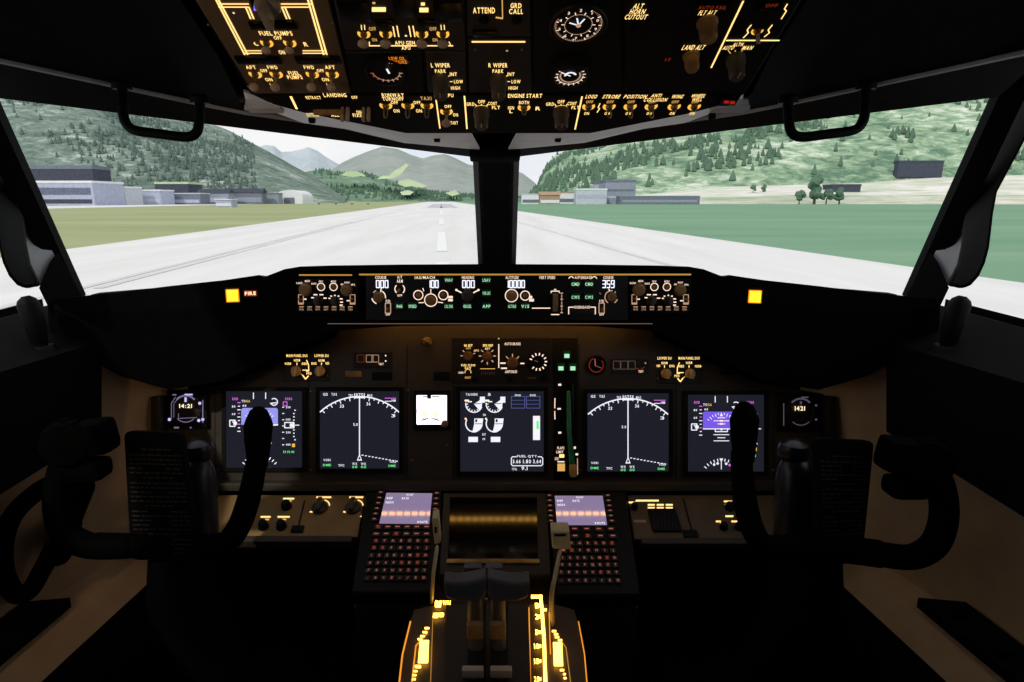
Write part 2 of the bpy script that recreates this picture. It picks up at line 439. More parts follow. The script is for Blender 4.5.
# ---- trees ----
def interp(vs, rows, nx, fu, fj):
    i = min(int(fu * nx), nx - 1); j = int(fj); a = Vector(vs[i * rows + j]); b = Vector(vs[(i + 1) * rows + j]); c = Vector(vs[i * rows + j + 1])
    return a + (b - a) * (fu * nx - i) + (c - a) * (fj - j)
tm = emat('conifer_green', (92, 120, 102), (112, 138, 116), .05)
tm2 = emat('hill_tree_green', (98, 116, 109), (116, 134, 124), .05)
def forest(name, vs, rows, nx, u0, u1, j0, j1, N, h, m, label, clump):
    b = MB(); k = 0; rnd = random.Random(N)
    V = []; Fc = []
    while k < N:
        p = interp(vs, rows, nx, rnd.uniform(u0, u1), rnd.uniform(j0, j1))
        if noise.noise(p * clump) + .5 * noise.noise(p * clump * 3) < -.02 and rnd.random() > .05: continue
        k += 1; hh = h * rnd.uniform(.6, 1.3); r = hh * rnd.uniform(.2, .32); base = len(V); q = 6
        for lv, (rr, z) in enumerate(((r * .5, .0), (r, .15), (r * .72, .5), (r * .2, .9))):
            for i in range(q):
                a = 2 * math.pi * (i + .5 * (lv % 2)) / q; V.append((p.x + rr * math.cos(a), p.y + rr * math.sin(a), p.z - 1 + z * hh))
        V.append((p.x, p.y, p.z - 1 + hh))
        for lv in range(3):
            for i in range(q): Fc.append((base + lv * q + i, base + lv * q + (i + 1) % q, base + lv * q + q + (i + 1) % q, base + lv * q + q + i))
        for i in range(q): Fc.append((base + 3 * q + i, base + 3 * q + (i + 1) % q, base + 4 * q))
    o = b.add(V, Fc, m).build(name); tag(o, label, 'forest', None, 'stuff')
forest('forest', Rv, Rr, 170, .0, .62, 1.2, 21, 4600, 11, tm, 'dark conifers scattered in clumps over the sunlit hillside', .006)
forest('forest', Lv, Lr, 170, .5, .93, .6, 21, 4200, 8.5, tm2, 'dense dark trees covering the steep hillside behind the terminal', .004)
forest('forest', fv, fr, 120, .16, 1, .6, 21, 1100, 10, tm, 'trees covering the low ridge ahead', .004)
bark = emat('bark', (92, 84, 70), (112, 100, 84), 2)
def tree(x, yb, yt, d, label, seed, fat=.8):
    rnd = random.Random(seed); p = E(x, yb, d); h = (yb - yt) / F * d; t = thing('field_tree', label, 'tree', Matrix.Translation(p), 'trees at the edge of the pale field')
    MB().lathe((0, 0, -1), [(h * .05, 0), (h * .035, h * .4)], bark, 8).build('trunk', t)
    b = MB()
    for i in range(9):
        a = rnd.uniform(0, 6.3); rr = h * .25 * fat * rnd.random(); z = h * rnd.uniform(.3, .8); s = h * rnd.uniform(.15, .22) * min(1, .45 + .5 * fat)
        bm = bmesh.new(); bmesh.ops.create_icosphere(bm, subdivisions=2, radius=s)
        for v in bm.verts: v.co *= 1 + .4 * noise.noise(v.co * 3 / s + Vector((i, seed, 0)))
        bm.verts.index_update()
        b.add([v.co + Vector((rr * math.cos(a), rr * math.sin(a), z)) for v in bm.verts], [[v.index for v in f.verts] for f in bm.faces], tm); bm.free()
    b.build('crown', t)
tree(753, 193, 184, 668, 'small dark twin-crowned tree standing alone in the pale sandy field', 2)
tree(764, 193, 184, 672, 'small dark tree beside the lone twin-crowned tree in the sandy field', 3)
tree(799, 203.6, 190, 600, 'bushy dark tree at the near edge of the sandy field', 4, 1.2)
tree(814, 203.6, 174, 606, 'tall dark tree with smaller bushy trees beside it at the field edge', 5, .6)
tree(826, 203.6, 188, 602, 'wide dark bush tree just beyond the tall dark tree', 6, 1.3)
tree(839, 203.6, 186, 612, 'outermost dark tree of the clump near the low dark shed', 7, 1)
# ---- buildings ----
bl = {k: emat(k, a, b_, .4) for k, a, b_ in (('block_grey', (148, 158, 172), (162, 170, 182)), ('pale_clad', (196, 202, 212), (212, 216, 222)), ('dark_clad', (74, 80, 94), (88, 92, 104)), ('violet_clad', (176, 182, 206), (198, 202, 220)), ('brown_roof', (172, 146, 122), (190, 164, 138)), ('white_clad', (232, 234, 240), (246, 246, 248)), ('window_band', (104, 112, 136), (126, 132, 154)), ('slate', (118, 124, 138), (134, 138, 150)), ('sod_roof', (190, 212, 170), (206, 224, 186)))}
def building(x0, x1, yt, yb, d, wall, roof, label, depth=30, bands=(), shape='flat', name='airport_building', group=None, drop=None):
    a = E(x0, yb, d); c = E(x1, yt, d); w = c.x - a.x; zb = GZ - .6 if drop is None else a.z - drop; h = c.z - zb; kx = F / d
    t = thing(name, label, 'building', Matrix.Translation((a.x + w / 2, d, zb)), group)
    b = MB()
    if shape == 'arch':
        pts = [(-w / 2, 0), (w / 2, 0), (w / 2, h * .55)] + [(w / 2 * math.cos(q), h * .55 + h * .45 * math.sin(q)) for q in [math.pi * i / 10 for i in range(1, 10)]] + [(-w / 2, h * .55)]
        n = len(pts); b.add([(x, 0, z) for x, z in pts] + [(x, depth, z) for x, z in pts], [tuple(range(n)), tuple(range(n, 2 * n))[::-1]] + [(i, (i + 1) % n, n + (i + 1) % n, n + i) for i in range(n)], bl[wall]); b.build('hall_shell', t, smooth=False)
        MB().box((0, -.1, h * .25), (w * .4, .3, h * .45), bl['slate']).build('hangar_door', t, smooth=False)
    else:
        b.box((0, depth / 2, h / 2), (w, depth, h), bl[wall]).build('wall_block', t, smooth=False)
        rh_ = h * .1
        if shape == 'pitch':
            MB().add([(-w / 2 - 1, -1, h), (w / 2 + 1, -1, h), (w / 2 + 1, depth + 1, h), (-w / 2 - 1, depth + 1, h), (-w / 2 - 1, depth / 2, h * 1.35), (w / 2 + 1, depth / 2, h * 1.35)], [(0, 1, 5, 4), (2, 3, 4, 5), (0, 4, 3), (1, 2, 5), (0, 3, 2, 1)], bl[roof]).build('roof', t, smooth=False)
        else: MB().box((0, depth / 2, h + rh_ / 2), (w + .8, depth + .8, rh_), bl[roof]).build('roof', t, smooth=False)
    for f0, f1, mm in bands: MB().box((0, -.05, h * (f0 + f1) / 2), (w * .94, .4, h * (f1 - f0)), bl[mm]).build('window_band', t, smooth=False)
    return t
building(605, 636, 182, 200, 640, 'block_grey', 'slate', 'tall grey block building below the sunlit hillside', 40, ((.3, .38, 'pale_clad'), (.6, .68, 'slate')))
building(576, 607, 190, 200, 618, 'pale_clad', 'white_clad', 'pale lower wing against the tall grey block', 18, ((.45, .7, 'violet_clad'),))
building(594, 604, 184, 192, 690, 'violet_clad', 'slate', 'small violet-grey tower between the pale wing and the grey block', 10)
building(620, 700, 196.5, 202, 600, 'slate', 'block_grey', 'long low grey hall in front of the tall grey block', 20, ((.3, .6, 'block_grey'),))
building(540, 560, 195, 201.5, 610, 'brown_roof', 'brown_roof', 'brown pitched-roof shed near the runway end', 18, ((.2, .5, 'white_clad'),), 'pitch')
building(522, 541, 194.5, 201, 650, 'white_clad', 'pale_clad', 'long white shed next to the brown pitched-roof shed', 18, ((.2, .5, 'slate'),))
building(556, 576, 193, 200, 690, 'white_clad', 'brown_roof', 'white shed with a brown roof beside the pale wing', 12, ((.2, .5, 'slate'),))
building(897, 944, 162, 176, 736, 'dark_clad', 'dark_clad', 'large dark windowless shed on the sunlit hillside', 8, drop=1.5)
building(832, 861, 186, 193, 660, 'dark_clad', 'dark_clad', 'low dark shed on the pale sandy field', 20)
building(14, 92, 183, 204, 480, 'violet_clad', 'white_clad', 'long violet-white terminal with dark window bands', 40, ((.12, .3, 'dark_clad'), (.5, .8, 'window_band')))
building(88, 124, 188, 203, 525, 'pale_clad', 'white_clad', 'pale terminal wing joined to the violet-white terminal', 26, ((.15, .4, 'window_band'), (.6, .75, 'slate')))
building(118, 160, 191, 203, 560, 'violet_clad', 'white_clad', 'low lilac hall with a white roof past the terminal wing', 24, ((.2, .45, 'pale_clad'),))
building(20, 92, 169, 180, 640, 'dark_clad', 'slate', 'long dark flat-roofed building above the terminal', 30)
building(156, 188, 184, 196, 640, 'dark_clad', 'sod_roof', 'dark hall with a pale green roof above the lilac hall', 30)
building(158, 200, 194, 202.5, 590, 'slate', 'pale_clad', 'grey shed with a pale roof below the green-roofed dark hall', 20, ((.2, .5, 'violet_clad'),))
building(198, 228, 193, 202.5, 620, 'block_grey', 'dark_clad', 'grey shed with a dark roof near the middle of the shed row', 14, ((.2, .6, 'violet_clad'),), 'pitch')
building(226, 262, 192.5, 202, 644, 'slate', 'dark_clad', 'slate shed with a dark pitched roof next to the white hangar', 12, ((.2, .6, 'block_grey'),), 'pitch')
building(260, 278, 194, 202, 664, 'block_grey', 'slate', 'small grey annex against the white hangar', 14)
building(276, 302, 190, 202, 686, 'white_clad', 'white_clad', 'white round-roofed hangar at the end of the shed row', 40, (), 'arch')
building(216, 231, 200, 207, 350, 'violet_clad', 'white_clad', 'small pale shed standing on the dry grass by the taxiway', 8, ((.3, .6, 'white_clad'),))
for x in (319, 336, 352, 368):
    p = G(x, 204.6); t = thing('runway_sign', 'small dark sign on the grass by the runway edge', 'sign', Matrix.Translation((p.x, p.y, GZ)), 'dark runway edge signs')
    MB().box((0, 0, .7), (2.2, .3, .8), bl['dark_clad'], .05).build('sign_face', t); MB().box((0, 0, .12), (.3, .2, .5), bl['slate']).build('post', t)

# ======================= cockpit shell =======================
blk = mat('black_liner', (15, 15, 16), .85, scale=30, spec=.06)
dkg = mat('dark_frame', (42, 41, 42), .6, scale=20, spec=.15)
gry = mat('grey_frame', (190, 190, 194), .55, var=.1, scale=20)
wht = mat('pale_trim', (246, 247, 252), .55, var=.06, scale=20)
tan = mat('tan_liner', (190, 160, 124), .8, var=.1, scale=15, spec=.15)
rub = mat('black_rubber', (11, 11, 12), .6, scale=40, spec=.12)
def mir(p): return Vector((-p[0], p[1], p[2]))
Z = lambda x, y, z: Vector((x, y, ZC + z))
fl = MB(); fl.box((0, .3, -.05), (2.4, 3.6, .1), blk); struct(fl.build('floor', smooth=False), 'dark cockpit floor under the pedestal', 'floor')
PO, PC = W(-10, 97, .85), W(472, 157, 1.35)
PB = W(82, 299, 1.25)
def lerp(a, b, t): return a + (b - a) * t
Pl = [lerp(PO, PC, t) for t in (0, .15, .42, .55, .66, .85, 1)]
Ql = [W(-70, 45, .74), W(0, 60, .80), W(190, 101, .97), W(245, 112, 1.02), W(300, 120, 1.09), W(400, 140, 1.21), W(474, 149, 1.3)]
sill = [Z(-.90, -.2, -.22), Z(-.87, .6, -.215), PB + Vector((-.02, 0, 0)), Z(-.5, 1.50, -.19), Z(0, 1.78, -.19)]
nm = {1: ('port', -1), 2: ('starboard', 1)}
for k in (1, 2):
    S = (lambda p: Vector(p)) if k == 1 else mir
    side = 'left' if k == 1 else 'right'; far_ = 'terminal' if k == 1 else 'sunlit hillside'
    b = MB(); b.strip([S(p) for p in Pl], [S(p) for p in Ql], dkg, .03, (0, .6, 1))
    b.tube([S(p) for p in Ql[:5]], .0045, gry, 8); b.tube([S(p + Vector((0, -.004, .018 + .012 * i))) for i, p in enumerate([Ql[3], Ql[2], Ql[1], Ql[0]])], .005, gry, 8)
    # outer windscreen post
    o0, o1 = W(-60, 50, .79), W(61, 302, 1.2); i0 = W(-32, 50, .81)
    o = b.strip([S(i0), S(PB)], [S(o0), S(o1)], blk, .028, (S((-.3, 1, .2)))) .build('window_%d' % k)
    struct(o, 'dark frame of the front windscreen facing the %s' % far_, 'window frame')
    # sliding side window: frame, grey inner leaf, contoured black arm, latch
    def Ds(x): return 1.17 - (x - 905) / 119 * .26
    def pr(pts, m, off, th):
        A = [W(x, y, Ds(x) + off) for x, y in pts]; Bk = [W(x, y, Ds(x) + off + th) for x, y in pts]
        if k == 1: A = [mir(p) for p in A]; Bk = [mir(p) for p in Bk]
        n = len(A); return MB().add(A + Bk, [tuple(range(n)), tuple(range(n, 2 * n))[::-1]] + [(i, (i + 1) % n, n + (i + 1) % n, n + i) for i in range(n)], m)
    root = pr([(930, 252), (903, 302), (936, 315), (949, 288), (938, 262)], blk, .0, .03).build('window_%d' % (k + 2))
    struct(root, 'sliding side window frame behind the windscreen post facing the %s' % far_, 'window frame')
    pr([(972, 186), (932, 258), (936, 274), (946, 288), (958, 266), (963, 245), (965, 225), (971, 200), (988, 160), (1012, 112), (1003, 112)], gry, .012, .015).build('grey_leaf', root)
    a = pr([(1040, 112), (997, 192), (993, 214), (991, 232), (989, 248), (985, 263), (979, 276), (971, 285), (962, 289), (954, 287), (946, 286), (951, 276), (957, 264), (961, 245), (963, 225), (966, 208), (974, 188), (985, 162), (1010, 110), (1040, 60)], rub, -.02, .035)
    o = a.build('padded_arm', root); bv = o.modifiers.new('round', 'BEVEL'); bv.width = .006; bv.segments = 2; bv.limit_method = 'ANGLE'
    kn = [W(948, 345, 1.07), W(952, 327, 1.06), W(960, 304, 1.05)]
    if k == 1: kn = [mir(p) for p in kn]
    t = thing('window_latch', 'short black rounded latch handle on the %s side sill below the padded arm' % ('terminal' if k == 1 else 'hillside'), 'handle', Matrix.Translation(kn[0]), 'side window latches')
    MB().tube([p - kn[0] for p in kn], [.012, .016, .017], rub, 14).build('grip', t); MB().lathe((0, 0, -.03), [(.03, 0), (.028, .02), (.02, .03)], rub, 18).build('boot', t)
    # side wall: sill board, side console overhang, liner, ledge
    sl = [S(p) for p in sill]
    wl = MB()
    wl.strip([sl[0], sl[1], sl[2]], [S(Z(-.79, -.2, -.25)), S(Z(-.77, .6, -.25)), S(Z(-.74, 1.14, -.26))], blk)
    wl.strip([S(Z(-.79, -.2, -.25)), S(Z(-.77, .6, -.25)), S(Z(-.74, 1.14, -.26))], [S(Z(-.80, -.2, -.46)), S(Z(-.78, .6, -.46)), S(Z(-.765, 1.14, -.44))], blk)
    wl.strip([S(Z(-.80, -.2, -.46)), S(Z(-.78, .6, -.46)), S(Z(-.765, 1.14, -.44))], [S(Z(-.9, -.2, -.5)), S(Z(-.88, .6, -.5)), S(Z(-.84, 1.2, -.48))], blk)
    plan = [(-.90, -.6), (-.88, .5), (-.86, .95), (-.80, 1.18), (-.715, 1.30), (-.70, 1.36)]
    wl.strip([S(Z(x, y, -.27)) for x, y in plan], [S(Z(x, y, -.62)) for x, y in plan], tan)
    wl.strip([S(Z(x, y, -.62)) for x, y in plan], [S(Z(x * .985, y, -1.25)) for x, y in plan], tan)
    # hull outside the liner, above and below the side window
    wl.strip([S(Z(-.98, -1.3, -.22)), sl[0] + S((-.06, 0, 0)), sl[1] + S((-.06, 0, 0)), sl[2] + S((-.06, 0, 0))], [S(Z(-.98, -1.3, -1.3)), S(Z(-.98, -.2, -1.3)), S(Z(-.98, .6, -1.3)), S(Z(-.92, 1.3, -1.3))], blk)
    wl.strip([S(Z(-.98, -1.3, -.22)), S(Z(-.98, -.2, -.22))], [S(Z(-.8, -1.3, .62)), S(Z(-.8, -.2, .62))], blk)
    wl.strip([S(Z(-.86, -.2, .24)), S(Z(-.80, .5, .20)), S(PO + Vector((-.03, .0, .01)))], [S(Z(-.6, -.2, .66)), S(Z(-.55, .4, .6)), S(Ql[0] + Vector((0, .02, .03)))], blk)
    wl.strip([sl[0], sl[1], sl[2]], [sl[0] + S((-.08, 0, -.02)), sl[1] + S((-.08, 0, -.02)), sl[2] + S((-.08, 0, -.02))], blk)
    o = wl.build('wall_%s' % side); struct(o, 'tan side wall liner under the black side console facing the %s' % far_, 'wall')
    # bright slanted ledge with dark pocket low on the wall
    lg = MB(); Bq = [Z(-.700, 1.30, -.78), Z(-.725, 1.17, -.785), Z(-.755, .95, -.79), Z(-.785, .7, -.795), Z(-.80, .3, -.80)]
    A = [p + Vector((-.045, -.01, .035)) for p in Bq]; Cq = [p + Vector((.012, .02, -.46)) for p in Bq]; Dq = [Vector((-.9, p.y, p.z + .05)) for p in A]
    lg.strip([S(p) for p in A], [S(p) for p in Bq], tan); lg.strip([S(p) for p in Bq], [S(p) for p in Cq], blk); lg.strip([S(p) for p in Dq], [S(p) for p in A], tan)
    struct(lg.build('trim_%d' % (k + 1)), 'slanted tan ledge low on the side wall facing the %s' % far_, 'trim')
    if k < 3:
        pq = [Z(-.790, 1.02, -.742), Z(-.845, .98, -.722), Z(-.862, .78, -.722), Z(-.858, .55, -.724), Z(-.828, .55, -.742), Z(-.812, .80, -.742)]
        c0 = pq[0]; n = len(pq); pk = MB(); up = Vector((0, 0, .02))
        pk.add([S(p) - S(c0) for p in pq] + [S(p) - S(c0) + up for p in pq], [tuple(range(n)), tuple(range(n, 2 * n))[::-1]] + [(i, (i + 1) % n, n + (i + 1) % n, n + i) for i in range(n)], rub)
        t = thing('map_pocket', 'black ribbed map pocket lying on the slanted ledge of the wall facing the %s' % far_, 'pocket', Matrix.Translation(S(c0))); pk.build('pocket_tray', t, smooth=False)
        for q_ in range(5): MB().box(S(lerp(lerp(pq[0], pq[1], .5), lerp(pq[3], pq[4], .5), .1 + .2 * q_)) - S(c0) + up, (.034, .012, .012), rub, .003).build('rib_rail', t)
    # grab bar over the windscreen
    gp = [(122, 88, .868), (123, 108, .868), (125, 121, .868), (134, 130, .868), (160, 134, .87), (186, 137, .873), (196, 133, .873), (199, 123, .873), (200, 102, .873)]
    gq = [S(W(x, y, d)) for x, y, d in gp]; c0 = gq[0]
    t = thing('grab_bar', 'black U-shaped grab bar hanging over the windscreen facing the %s' % far_, 'handle', Matrix.Translation(c0), 'windscreen grab bars')
    MB().tube([p - c0 for p in gq], .0068, rub, 12, sub=4).build('bar', t)
    for p in (gq[0], gq[-1]): MB().lathe(p - c0 + Vector((0, .0, -.002)), [(.013, 0), (.013, .008), (.009, .012)], rub, 14).build('mounting_foot', t)
# hull roof, rear wall and nose bulkhead
rf = MB(); row0 = [Z(-.98, -.2, .2), PO + Vector((-.03, .02, .02)), PC + Vector((0, .02, .02)), Z(0, 1.45, .125), mir(PC) + Vector((0, .02, .02)), mir(PO) + Vector((.03, .02, .02)), Z(.98, -.2, .2)]
row1 = [Z(-.9, -.9, .72), Z(-.6, .3, .72), Z(-.2, .7, .66), Z(0, .7, .66), Z(.2, .7, .66), Z(.6, .3, .72), Z(.9, -.9, .72)]
rf.strip(row0, row1, blk); rf.strip(row1, [Z(-.9, -1.4, .8), Z(-.6, -1.4, .9), Z(-.2, -1.4, .95), Z(0, -1.4, .95), Z(.2, -1.4, .95), Z(.6, -1.4, .9), Z(.9, -1.4, .8)], blk)
for S in (lambda p: Vector(p), mir):
    rf.strip([S(p) for p in Ql[:4]] , [S(Z(-.80, -.1, .48)), S(Z(-.62, 0, .55)), S(Z(-.37, .3, .46)), S(Z(-.355, .86, .18))], blk)
struct(rf.build('ceiling'), 'black ceiling liner around the overhead panel', 'ceiling')
rw_ = MB(); rw_.box((0, -1.42, 1.05), (2.2, .06, 2.3), blk); struct(rw_.build('wall_rear', smooth=False), 'dark rear wall of the cockpit', 'wall')
fr = MB(); ss = sill[2:] + [mir(p) for p in sill[2:4]][::-1]
fr.strip([p + Vector((0, .06, 0)) for p in ss], [Vector((p.x, p.y + .16, -.05)) for p in ss], blk, .03, (0, 1, 0))
struct(fr.build('wall_front'), 'dark nose bulkhead closing the footwell', 'wall')
# centre post
cp = MB()
pa = [W(478, 268, 1.75), W(472, 150, 1.34)]; pb = [W(516, 268, 1.75), W(520, 150, 1.34)]
dn = (0, 1, .4)
q = []
for f in (0, .12, .2, .8, .88, 1): q.append([lerp(pa[i], pb[i], f) + Vector((0, 1, .6)) * (.012 if f in (0, 1) else (.004 if .15 < f < .85 else 0)) for i in (0, 1)])
for A, Bq in zip(q, q[1:]): cp.strip(A, Bq, dkg, .03, dn)
o = cp.build('trim_1'); struct(o, 'dark centre post between the two front windscreens', 'window post')
cb = MB(); P0 = W(495, 144, 1.27); cb.box((0, 0, 0), (.104, .05, .062), blk, .006)
c_ = cb.build('cap_block', o); c_.location = P0; c_.rotation_euler = (-TH, 0, 0)
# ======================= cockpit materials =======================
pan = mat('panel_brown', (62, 52, 42), .55, var=.15, scale=25)
pan2 = mat('panel_dark', (40, 34, 29), .5, var=.15, scale=25)
pan3 = mat('panel_black', (20, 19, 18), .5, var=.2, scale=25, spec=.15)
ohb = mat('overhead_brown', (96, 76, 56), .55, var=.12, scale=25)
annun = mat('dark_lens', (10, 9, 9), .25, scale=30)
knobm = mat('knob_grey', (70, 62, 54), .45, scale=60)
knobs_ = mat('knob_silver', (134, 122, 112), .35, scale=60)
knobb = mat('knob_brown', (158, 118, 74), .5, scale=60)
brass = mat('switch_collar', (150, 120, 70), .35, .8, scale=60)
pad = mat('switch_paddle', (176, 154, 134), .5, var=.1, scale=60)
steel = mat('worn_steel', (128, 124, 118), .35, .9, scale=60)
screw = mat('screw_head', (120, 112, 100), .4, .8, scale=80)
glass = mat('dark_glass', (6, 6, 8), .08, spec=.6, scale=10)
cream = mat('lever_cream', (190, 168, 128), .5, var=.08, scale=40)
lever = mat('lever_grey', (84, 78, 72), .45, var=.12, scale=40)
leaf = mat('leather_black', (8, 8, 8), .7, scale=90, spec=.01)
hubm = mat('hub_grey', (20, 19, 21), .35, scale=40, spec=.4)
def em(n, c, s, sample=False): return mat(n, c, .5, 0, s, sample=sample)
e_oh = em('backlit_gold', (255, 212, 130), 1.5)
e_oh2 = em('backlit_gold_dim', (246, 190, 104), .8)
e_ring = em('switch_glow', (255, 190, 78), 1.1)
e_mcp = em('backlit_peach', (255, 224, 200), 1.1)
e_mcp2 = em('backlit_peach_dim', (232, 186, 150), .6)
e_red = em('backlit_red', (214, 92, 66), .5)
e_dig = em('digit_white', (236, 238, 255), 1.3)
e_grn = em('lamp_green', (190, 255, 210), .85)
e_grnd = em('lamp_green_dim', (14, 96, 46), .14)
e_amb = em('caution_amber', (255, 196, 40), 2.2, True)
e_amb2 = em('caution_amber_edge', (255, 150, 16), 1.1)
e_redt = em('warning_text', (255, 196, 160), 2.2)
e_or = em('low_oil_orange', (255, 130, 20), 1.0)
e_orr = em('warning_red', (200, 40, 20), .55)
e_dimr = em('dim_red_legend', (190, 70, 24), .28)
e_blue = em('valve_blue', (110, 90, 255), 1.6)
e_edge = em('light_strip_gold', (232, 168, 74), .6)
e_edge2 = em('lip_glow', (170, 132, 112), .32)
e_led = em('led_amber', (255, 186, 84), LEDS, True) if 'LEDS' in globals() else em('led_amber', (255, 186, 84), 8, True)
e_ped = em('pedestal_amber', (255, 190, 70), 7, True)
e_pedd = em('pedestal_amber_dim', (255, 160, 44), 1.0)
e_w = em('symbol_white', (240, 240, 250), 1.05)
e_g = em('symbol_green', (120, 255, 150), .9)
e_m = em('symbol_magenta', (226, 110, 236), .9)
e_y = em('symbol_amber', (255, 196, 70), .9)
e_skyL = em('sky_lavender', (150, 152, 240), .95, True)
e_skyR = em('sky_violet', (122, 92, 236), .95, True)
e_scr = mat('screen_glow', (30, 31, 40), .1, 0, 1.0, sample=False)
e_sp = em('standby_white', (250, 246, 255), 2.2, True)
e_cdu = mat('cdu_lavender', (152, 134, 172), .05, 0, .82, sample=True, spec=1.0, coat=1)
e_key = em('key_legend', (226, 130, 112), .42)
e_key2 = em('key_backlit_red', (190, 74, 54), .3)
e_lav = em('clock_lavender', (206, 196, 255), 1.0)
e_clk = em('clock_digit', (255, 232, 190), 1.4)

def toggle(P, par, x, y, y2, r=3.2, style='paddle', ring=True, mb=None, x2=None):
    "switch with collar; its lever tip shows at row y2"
    su, sv = P.sc(x, y); c = P.L(x, y); h = P.h_for(x, y, y2) if y2 else .012
    b = MB(); k = MB(); R0 = 3.5 * su
    b.lathe((c.x, c.y, 0), [(R0, 0), (R0, .003), (R0 * .8, .0045), (R0 * .5, .005)], brass, 14)
    if style == 'paddle':
        k.tube([(c.x, c.y, .003), (c.x, c.y, h * .55), (c.x, c.y, h * .8)], [su * 1.5, su * 1.3, su * 1.8], steel, 8)
        k.lathe((c.x, c.y, h * .62), [(r * su * .6, 0), (r * su * 1.25, h * .12), (r * su * 1.35, h * .26), (r * su * .9, h * .36), (r * su * .3, h * .39)], pad, 14)
    elif style == 'loop':
        w = 1.7 * su
        k.tube([(c.x - w, c.y, .003), (c.x - w, c.y, h * .8), (c.x, c.y, h), (c.x + w, c.y, h * .8), (c.x + w, c.y, .003)], su * .7, steel, 8, sub=3)
    else:
        k.tube([(c.x, c.y, .003), (c.x, c.y, h * .6), (c.x, c.y, h)], [su * 1.3, su * 1.6, su * 2.0], pad, 10)
    k.build('lever', b.build('toggle_switch', par))
    if ring and mb is not None:
        P.A(mb, x, y, 5.0, -215, 35, 2.8, e_ring)
def knob(P, par, x, y, r, y2=None, m=None, style='bar', h=None, name='selector_knob'):
    m = m or knobm
    su, sv = P.sc(x, y); c = P.L(x, y); H = h if h else P.h_for(x, y, y2); R = r * su
    b = MB()
    if style == 'bar':
        b.lathe((c.x, c.y, 0), [(R, 0), (R, H * .22), (R * .92, H * .32), (R * .75, H * .36)], m, 24)
        b.box((c.x, c.y, H * .66), (R * .62, R * 1.9, H * .68), m, R * .16)
    elif style == 'taper':
        b.lathe((c.x, c.y, 0), [(R, 0), (R, H * .3), (R * .86, H * .42), (R * .8, H * .9), (R * .66, H), (R * .3, H * 1.01)], m, 22)
        b.box((c.x, c.y + R * .45, H * 1.0), (R * .14, R * .8, H * .04), pad)
    else:
        b.lathe((c.x, c.y, 0), [(R * 1.05, .0006), (R * 1.05, H * .15), (R * .85, H * .2), (R * .82, H * .88), (R * .7, H), (R * .2, H * 1.02)], m, 22)
        n = 14
        for i in range(n):
            a = 2 * math.pi * i / n; b.box((c.x + R * .84 * math.cos(a), c.y + R * .84 * math.sin(a), H * .52), (R * .1, R * .1, H * .6), m, 0, Matrix.Rotation(a, 3, 'Z'))
    return b.build(name, par)
def screws(P, par, pts, r=1.3):
    for x, y in pts:
        su, sv = P.sc(x, y); c = P.L(x, y)
        MB().lathe((c.x, c.y, 0), [(r * su, 0), (r * su, .001), (r * su * .6, .0016)], screw, 10).build('screw', par)

# ======================= overhead panel =======================
OS = math.radians(26)
PO_ = Panel(W(497, 97, .82), (0, -math.cos(OS), math.sin(OS)))
PO_.tk = 1.14
oc = thing('overhead_console', 'dark sloping overhead console housing with pale front trim', 'overhead console', PO_.M())
b = MB(); pts = [(188, -120), (193, 0), (250, 95), (268, 104), (300, 112), (404, 133), (592, 133), (690, 113), (724, 104), (744, 96), (803, 0), (830, -120)]
PO_.face(b, pts, pan3, .05, 0, -.003); b.build('housing', oc)
def front_trim(S, ):
    top = [(243, 94), (268, 104), (300, 112), (342, 121), (404, 133.5), (470, 134)]
    bot = [(248, 108, .99), (276, 113, 1.02), (303, 123, 1.05), (345, 129, 1.10), (404, 143, 1.17), (480, 150, 1.26)]
    A = [PO_.wp(x, y + .6, -.0045) for x, y in top]; Bq = [W(x, y, d) for x, y, d in bot]
    if S < 0: A = [mir(p) for p in A]; Bq = [mir(p) for p in Bq]
    Mi = PO_.M().inverted()
    MB().strip([Mi @ p for p in A], [Mi @ p for p in Bq], wht, .004, Mi.to_3x3() @ Vector((0, .6, 1))).build('front_trim', oc)
front_trim(1); front_trim(-1)
Mi = PO_.M().inverted()
for x, y, d in ((312, 120, .955), (437, 139, 1.02), (558, 139, 1.02), (712, 116, .94)):
    p = Mi @ W(x, y, d); MB().box(p, (.010, .008, .008), rub, .0015).box(p + Vector((0, .002, -.004)), (.006, .012, .004), rub, .001).build('trim_clip', oc)
for sx in (-1, 1):
    p = Mi @ W(497 + sx * 232, 106, .88)
    MB().box(p, (.05, .02, .012), gry, .003).box(p + Vector((0, .008, .008)), (.05, .006, .006), gry, .001).build('trim_bracket', oc)

def module(name, label, poly, m=pan3, cat='control panel', P=PO_, th=.0026, group=None):
    t = thing(name, label, cat, P.M() @ Matrix.Translation((0, 0, .003)), group)
    b = MB(); P.face(b, poly, m, th, .0012, 0); b.build('faceplate', t)
    return t, MB()
# --- fuel panel
t, L = module('fuel_panel', 'brown overhead fuel panel with a gold box outline and six pump switches', [(186, -60), (196, -2), (254, 92), (351, 92), (329, -2), (322, -60)], ohb)
for off in (0, 3.1):
    PO_.LN(L, [(216 + off * .8, -4), (245 + off, 52)], 1.9, e_oh); PO_.LN(L, [(311 - off, -4), (327 - off, 52)], 1.9, e_oh)
    PO_.LN(L, [(219, 1 + off), (249, 1 + off)], 1.6, e_oh); PO_.LN(L, [(276, 1 + off), (311, 1 + off)], 1.6, e_oh)
    PO_.LN(L, [(246 + off, 4), (251 + off, 16)], 1.7, e_oh); PO_.LN(L, [(282 + off, 4), (287 + off, 16)], 1.7, e_oh)
    PO_.LN(L, [(245, 48 + off * .8), (262, 48 + off * .8)], 1.4, e_oh); PO_.LN(L, [(303, 48 + off * .8), (326, 48 + off * .8)], 1.4, e_oh)
